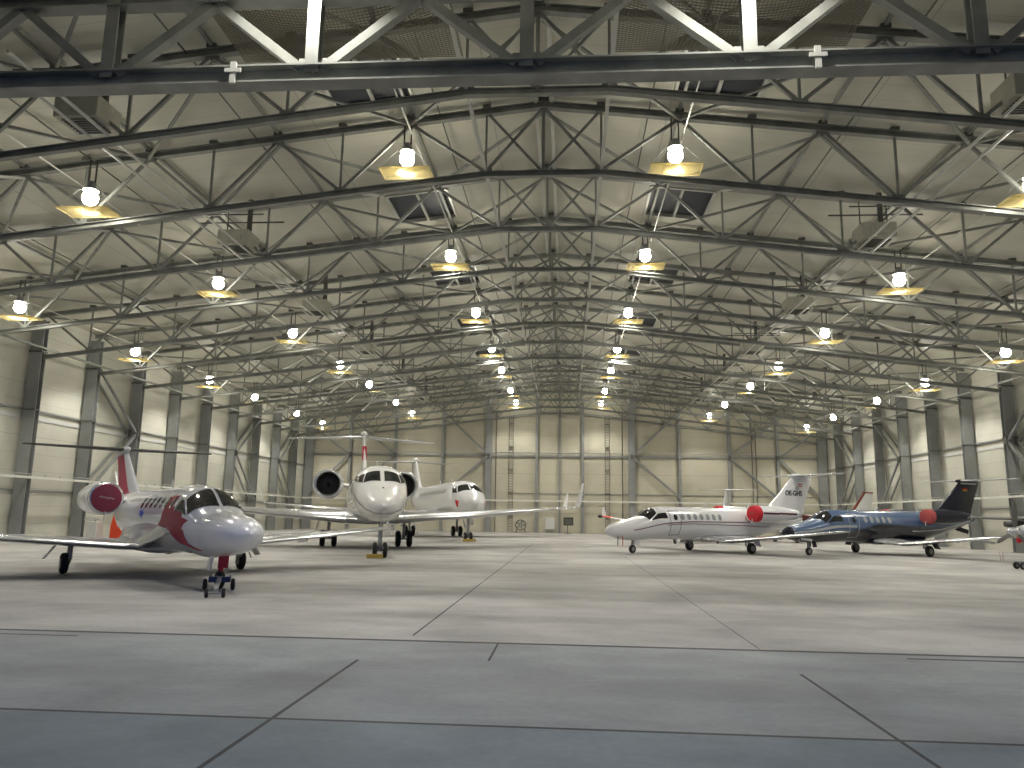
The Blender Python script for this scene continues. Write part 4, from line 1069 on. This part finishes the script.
# ---------------------------------------------------------------- propeller planes partly hidden
def prop_plane(name, loc, ang, P):
    r = empty(name, (loc[0], loc[1], 0), ang); B = Body(P['st'])
    fu = B.mesh(32, 50).build('fuselage', P['mat'], r, angle=60)
    hs, zw = P['span'], P['zw']
    for sg in (-1, 1):
        w = surf([(0, P['ws'], zw, 2.1, .13), (sg * .8, P['ws'], zw, 2.1, .13), (sg * hs, P['ws'] - .4, zw + P['dih'], 1.1, .11)], 'wing', P['wmat'], r)
        if P.get('tip'):
            surf([(sg * (hs - .9), P['ws'] - .33, zw + P['dih'] * .91, 1.22, .13), (sg * (hs + .05), P['ws'] - .4, zw + P['dih'] + .01, 1.1, .13)], 'wing_tip', P['tip'], w)
            MB().lathe([(P['ws'] + .1, .01), (P['ws'] + .05, .12), (P['ws'] - .3, .15), (P['ws'] - .8, .05)], (0, sg * (hs + .08), zw + P['dih']), 'x', 12).build('tip_pod', 'black_part', w)
            winglet(w, sg * (hs - .1), P['ws'] - .45, zw + P['dih'], 1.0, .85, .2, .5, .4)
        if P.get('strut'):
            MB().bar((P['ws'] - .8, sg * .7, zw - 1.5), (P['ws'] - .8, sg * 3.6, zw + .05), .14, .05).build('wing_strut', P['wmat'], r)
            if sg < 0: MB().lathe([(P['ws'] + .5, .01), (P['ws'] + .4, .16), (P['ws'] - .2, .22), (P['ws'] - 1.0, .05)], (0, sg * 4.6, zw - .22), 'x', 14).build('radar_pod', 'dark_steel', w)
    fin = surf([(0, *q) for q in P['fin']], 'fin', P['finm'], r, vertical=True)
    if P.get('fint'):
        q = P['fin'][-1]
        MB().box((q[0] - q[2] * .5, 0, q[1] + .04), (q[2] * 1.1, .16, .14)).build('fin_cap', P['fint'], fin, bevel=.03)
        a, b = P['fin'][0], P['fin'][-1]
        MB().bar((a[0] - .1, 0, a[1] + .15), (b[0] - .08, 0, b[1]), .2, .16, up=(0, 0, 1)).build('fin_leading_edge', P['fint'], fin, smooth=False)
    zt_ = P['tz']; s_ = P['ts']
    for sg in (-1, 1): surf([(0, s_, zt_, 1.3, .09), (sg * P['tspan'], s_ - .35, zt_, .8, .08)], 'tailplane', P['tm'], r)
    pr = P['prop']
    MB().lathe([(pr[0] + .45, .01), (pr[0] + .38, .09), (pr[0] + .15, .2), (pr[0] - .05, .24), (pr[0] - .1, .22)], (0, 0, pr[1]), 'x', 20).build('propeller_spinner', 'polished', r)
    for k in range(P.get('blades', 4)):
        a = pr[2] + 2 * PI * k / P.get('blades', 4); d = Vector((0, math.sin(a), math.cos(a))); c0 = Vector((pr[0] + .05, 0, pr[1])); t = Vector((0, d.z, -d.y))
        rings = []
        for q, wd in ((.15, .06), (.4, .16), (.9, .19), (1.25, .13), (1.38, .04)):
            cc = c0 + d * q; tw_ = .6 - .35 * q; a1 = (t * math.cos(tw_) - Vector((1, 0, 0)) * math.sin(tw_)) * wd * .75; n_ = d.cross(a1).normalized() * .02
            rings.append([cc + a1, cc + n_, cc - a1, cc - n_])
        MB().loft(rings).build('propeller_blade', 'dark_steel', r)
    for sg in (-1, 1):
        if P.get('ws_'): B.patch([(s, sg * t) for s, t in P['ws_']], 'windscreen', 'glass', fu, .015)
        for k in range(5): B.patch([(P['w0'] - k * .9 + .2, sg * 1.0), (P['w0'] - k * .9 - .2, sg * 1.0), (P['w0'] - k * .9 - .2, sg * 1.4), (P['w0'] - k * .9 + .2, sg * 1.4)], 'cabin_window', 'glass', fu, .015, oval=True)
        MB().tube((pr[0] - .9, sg * .38, pr[1] - .25), (pr[0] - 1.2, sg * .62, pr[1] - .45), .1, 10).build('exhaust_stack', 'gear_metal', r)
        g_ = MB().tube((-.1, sg * 1.7, .9 if not P.get('strut') else 1.0), (0, sg * 1.9, .35), .06, 8).build('main_gear', 'gear_metal', r)
        wheel(g_, 0, sg * 1.95, .30, .18)
        if P.get('strut'): MB().tube((-.1, sg * 1.72, .98), (-.1, sg * .5, 1.2), .06, 8).build('gear_leg', 'gear_metal', g_)
    g_ = MB().tube((pr[0] - 1.4, 0, 1.2), (pr[0] - 1.3, 0, .3), .06, 8).build('nose_gear', 'gear_metal', r)
    wheel(g_, pr[0] - 1.3, 0, .26, .16)
    if P.get('plug'):
        MB().lathe([(pr[0] - .30, .12), (pr[0] - .18, .14), (pr[0] - .14, .02)], (0, -.12, pr[1] - .38), 'x', 14).build('intake_plug', 'red_cover', r)
        m = MB()
        for sg in (-.1, .1): m.tube((pr[0] + .25, -.75 + sg, pr[1] - .95), (pr[0] + .25, -.75 + sg, .3), .01, 4)
        m.build('plug_streamer', 'faded_red', r)
    return r
st_low = [(-9.2, 2.2, .02, .02, .02), (-8.9, 2.18, .1, .15, .12), (-6, 1.95, .4, .5, .4), (-3, 1.75, .72, .85, .7), (0, 1.7, .85, .98, .85), (2.2, 1.7, .85, .98, .85), (3.2, 1.66, .78, .78, .8), (4.0, 1.62, .62, .5, .68), (5.4, 1.6, .42, .38, .52), (5.9, 1.6, .26, .24, .3), (5.95, 1.6, .2, .2, .2)]
low = dict(st=st_low, mat='white_paint', span=8.9, zw=1.0, ws=1.0, dih=1.15, wmat='white_paint', tip='orange', fin=[(-6.0, 2.2, 3.0, .07), (-7.0, 3.0, 2.2, .1), (-7.9, 4.35, 1.5, .1)], finm='dull_white',
           tz=4.42, ts=-7.9, tspan=2.9, tm='wing_grey', prop=(6.05, 1.6, .5), ws_=[(3.7, .05), (2.8, .05), (2.7, .9), (3.3, 1.2)], w0=2.0)
low['fin'] = [(-6.0, 2.2, 3.0, .07), (-7.0, 3.0, 2.3, .1), (-8.0, 4.8, 1.5, .1)]; low['tz'] = 4.87; low['ts'] = -8.0
pa = prop_plane('propeller_plane', (11.25, 69.5), math.radians(-120), low)
tag(pa, 'white propeller plane with orange wing tips hidden behind the white light jet', 'airplane')
pb_ = dict(low); pb_.update(tip=None, mat='dull_white', fint='rust_cloth', fin=[(-6.6, 2.2, 2.3, .07), (-7.3, 3.0, 1.9, .1), (-8.5, 4.8, 1.0, .1)], finm='dull_white', tz=2.35, ts=-7.4)
pb = prop_plane('propeller_plane', (20.7, 76.0), math.radians(-165), pb_)
tag(pb, 'propeller plane with a dark red edged fin showing above the blue jet', 'airplane')
st_hi = [(-7.6, 2.2, .02, .02, .02), (-7.2, 2.2, .12, .2, .15), (-4, 1.95, .5, .6, .5), (-1.5, 1.85, .78, .85, .78), (1.2, 1.85, .8, .88, .8), (1.9, 1.82, .76, .66, .76), (2.6, 1.78, .62, .42, .66), (3.6, 1.72, .46, .34, .52), (4.2, 1.68, .3, .26, .36), (4.28, 1.68, .22, .2, .24)]
hi = dict(st=st_hi, mat='wing_grey', span=8.7, zw=2.25, ws=1.0, dih=.1, wmat='dark_steel', strut=True, fin=[(-5.2, 2.3, 2.6, .07), (-6.0, 3.2, 1.8, .1), (-6.8, 4.4, 1.1, .1)], finm='dull_white',
          tz=2.4, ts=-6.1, tspan=3.1, tm='wing_grey', prop=(4.4, 1.68, .12), blades=3, ws_=[(2.5, .05), (1.7, .05), (1.6, .9), (2.1, 1.2)], w0=.8, plug=True)
ang = math.radians(-171)
hub = Vector((20.75, 38.0)); L_ = 4.5
ph = prop_plane('propeller_plane', (hub.x - L_ * math.cos(ang), hub.y - L_ * math.sin(ang)), ang, hi)
tag(ph, 'grey high wing propeller plane at the right edge, red plug under its propeller', 'airplane')

# small trolley in front of it
t = empty('tow_dolly', (20.85, 37.5, 0), math.radians(10))
MB().box((0, 0, .34), (.9, .35, .06)).build('frame', 'column_steel', t, smooth=False)
MB().tube((0.3, 0, .36), (1.6, .1, .5), .03, 8).build('handle', 'column_steel', t)
for q in (-.28, .28):
    for w_ in (-.2, .2): wheel(t, q, w_, .16, .09)
tag(t, 'small black wheeled dolly on the floor at the right edge', 'dolly')

# ---------------------------------------------------------------- things along the walls
f = empty('drum_fan', (-5.9, 99.2, 0))
MB().lathe([(-.25, .62), (-.27, .68), (.25, .68), (.27, .62), (.25, .60), (-.25, .60)], (0, 0, .95), 'y', 28, cap=False).build('drum', 'black_part', f)
m = MB()
for k in range(5):
    a = 2 * PI * k / 5; m.bar((.08 * math.cos(a), 0, .95 + .08 * math.sin(a)), (.55 * math.cos(a), 0, .95 + .55 * math.sin(a)), .22, .03, up=(.3, 1, 0))
m.build('blades', 'column_steel', f, smooth=False)
for sg in (-1, 1):
    MB().bar((sg * .6, -.35, .03), (sg * .45, 0, .6), .06, .06).build('leg', 'black_part', f, smooth=False)
    MB().bar((sg * .6, .35, .03), (sg * .45, 0, .6), .06, .06).build('leg', 'black_part', f, smooth=False)
tag(f, 'dark round drum fan on legs standing by the back wall', 'fan')
b = empty('wall_cabinet', (-2.2, YB - .2, 0))
MB().box((0, 0, 1.15), (1.25, .35, 1.5)).build('body', 'grey_box', b, smooth=False, bevel=.02)
MB().box((0, -.19, 1.15), (1.1, .03, 1.35)).build('door', 'dull_white', b, smooth=False)
tag(b, 'pale grey cabinet mounted low on the back wall', 'cabinet')
b = empty('floor_lamp_stand', (.15, 99.0, 0))
MB().box((0, 0, 1.5), (1.25, .4, 1.0)).build('head', 'black_part', b, smooth=False, bevel=.03)
MB().box((0, -.22, 1.5), (1.0, .05, .75)).build('grille', 'dark_steel', b, smooth=False)
MB().bar((-.1, 0, .05), (-.1, 0, 1.1), .08, .08).build('pole', 'black_part', b, smooth=False)
MB().box((-.1, 0, .03), (.7, .5, .05)).build('base', 'black_part', b, smooth=False)
tag(b, 'dark rectangular panel on a short stand by the back wall', 'equipment stand')

# beside the left wall, behind the red and white jet
c = empty('equipment_cover', (-30.9, 52.0, 0))
rings = []
for z, w in ((.02, 1.0), (1.0, .95), (2.0, .55), (2.75, .28)): rings.append([(-w * .5, -.3, z), (w * .5, -.3, z), (w * .5, .3, z), (-w * .5, .3, z)])
MB().loft(rings).build('cloth', 'orange', c, smooth=False, bevel=.04)
MB().tube((0, 0, 2.7), (0, 0, 3.0), .04, 8).build('pole_tip', 'gear_metal', c)
tag(c, 'tall orange red tapering cover standing under the left engine', 'cover')
c = empty('service_cabinet', (-32.3, 51.4, 0))
MB().box((0, 0, .62), (.75, .8, 1.2)).build('body', 'dull_white', c, smooth=False, bevel=.04)
MB().tube((0, 0, 1.2), (0, 0, 1.35), .06, 8).build('neck', 'gear_metal', c)
MB().box((-.2, 0, 1.38), (1.1, .2, .1)).build('arm', 'dull_white', c, smooth=False)
for sx in (-.28, .28): MB().box((sx, 0, .02), (.1, .6, .04)).build('foot', 'dark_steel', c, smooth=False)
tag(c, 'white cabinet with a side arm beside the left wall', 'cabinet')

# ------------------------------------------------------------------ world: dusk outside the open door
w = bpy.data.worlds.new('World'); bpy.context.scene.world = w; w.use_nodes = True
bg = w.node_tree.nodes['Background']; bg.inputs[0].default_value = (.32, .48, 1.0, 1); bg.inputs[1].default_value = .26

# ------------------------------------------------------------------ camera
f_px, pit, yaw, roll, h = 768.19, math.radians(9.7802), math.radians(4.2059), math.radians(.90635), 2.0134
fwd = Vector((-math.sin(yaw) * math.cos(pit), math.cos(yaw) * math.cos(pit), math.sin(pit)))
r0 = Vector((math.cos(yaw), math.sin(yaw), 0)); u0 = r0.cross(fwd)
rr = r0 * math.cos(roll) + u0 * math.sin(roll); uu = rr.cross(fwd)
cam = bpy.data.cameras.new('camera'); co = bpy.data.objects.new('camera', cam); C.objects.link(co)
M = Matrix((rr, uu, -fwd)).transposed().to_4x4(); M.translation = Vector((0, 0, h)); co.matrix_world = M
cam.sensor_width = 36; cam.lens = f_px / 1024 * 36; cam.clip_end = 400
sc = bpy.context.scene; sc.camera = co
sc.view_settings.view_transform = 'Standard'; sc.view_settings.look = 'None'
sc.view_settings.gamma = 1; sc.view_settings.use_curve_mapping = False
sc.view_settings.exposure = 0.06
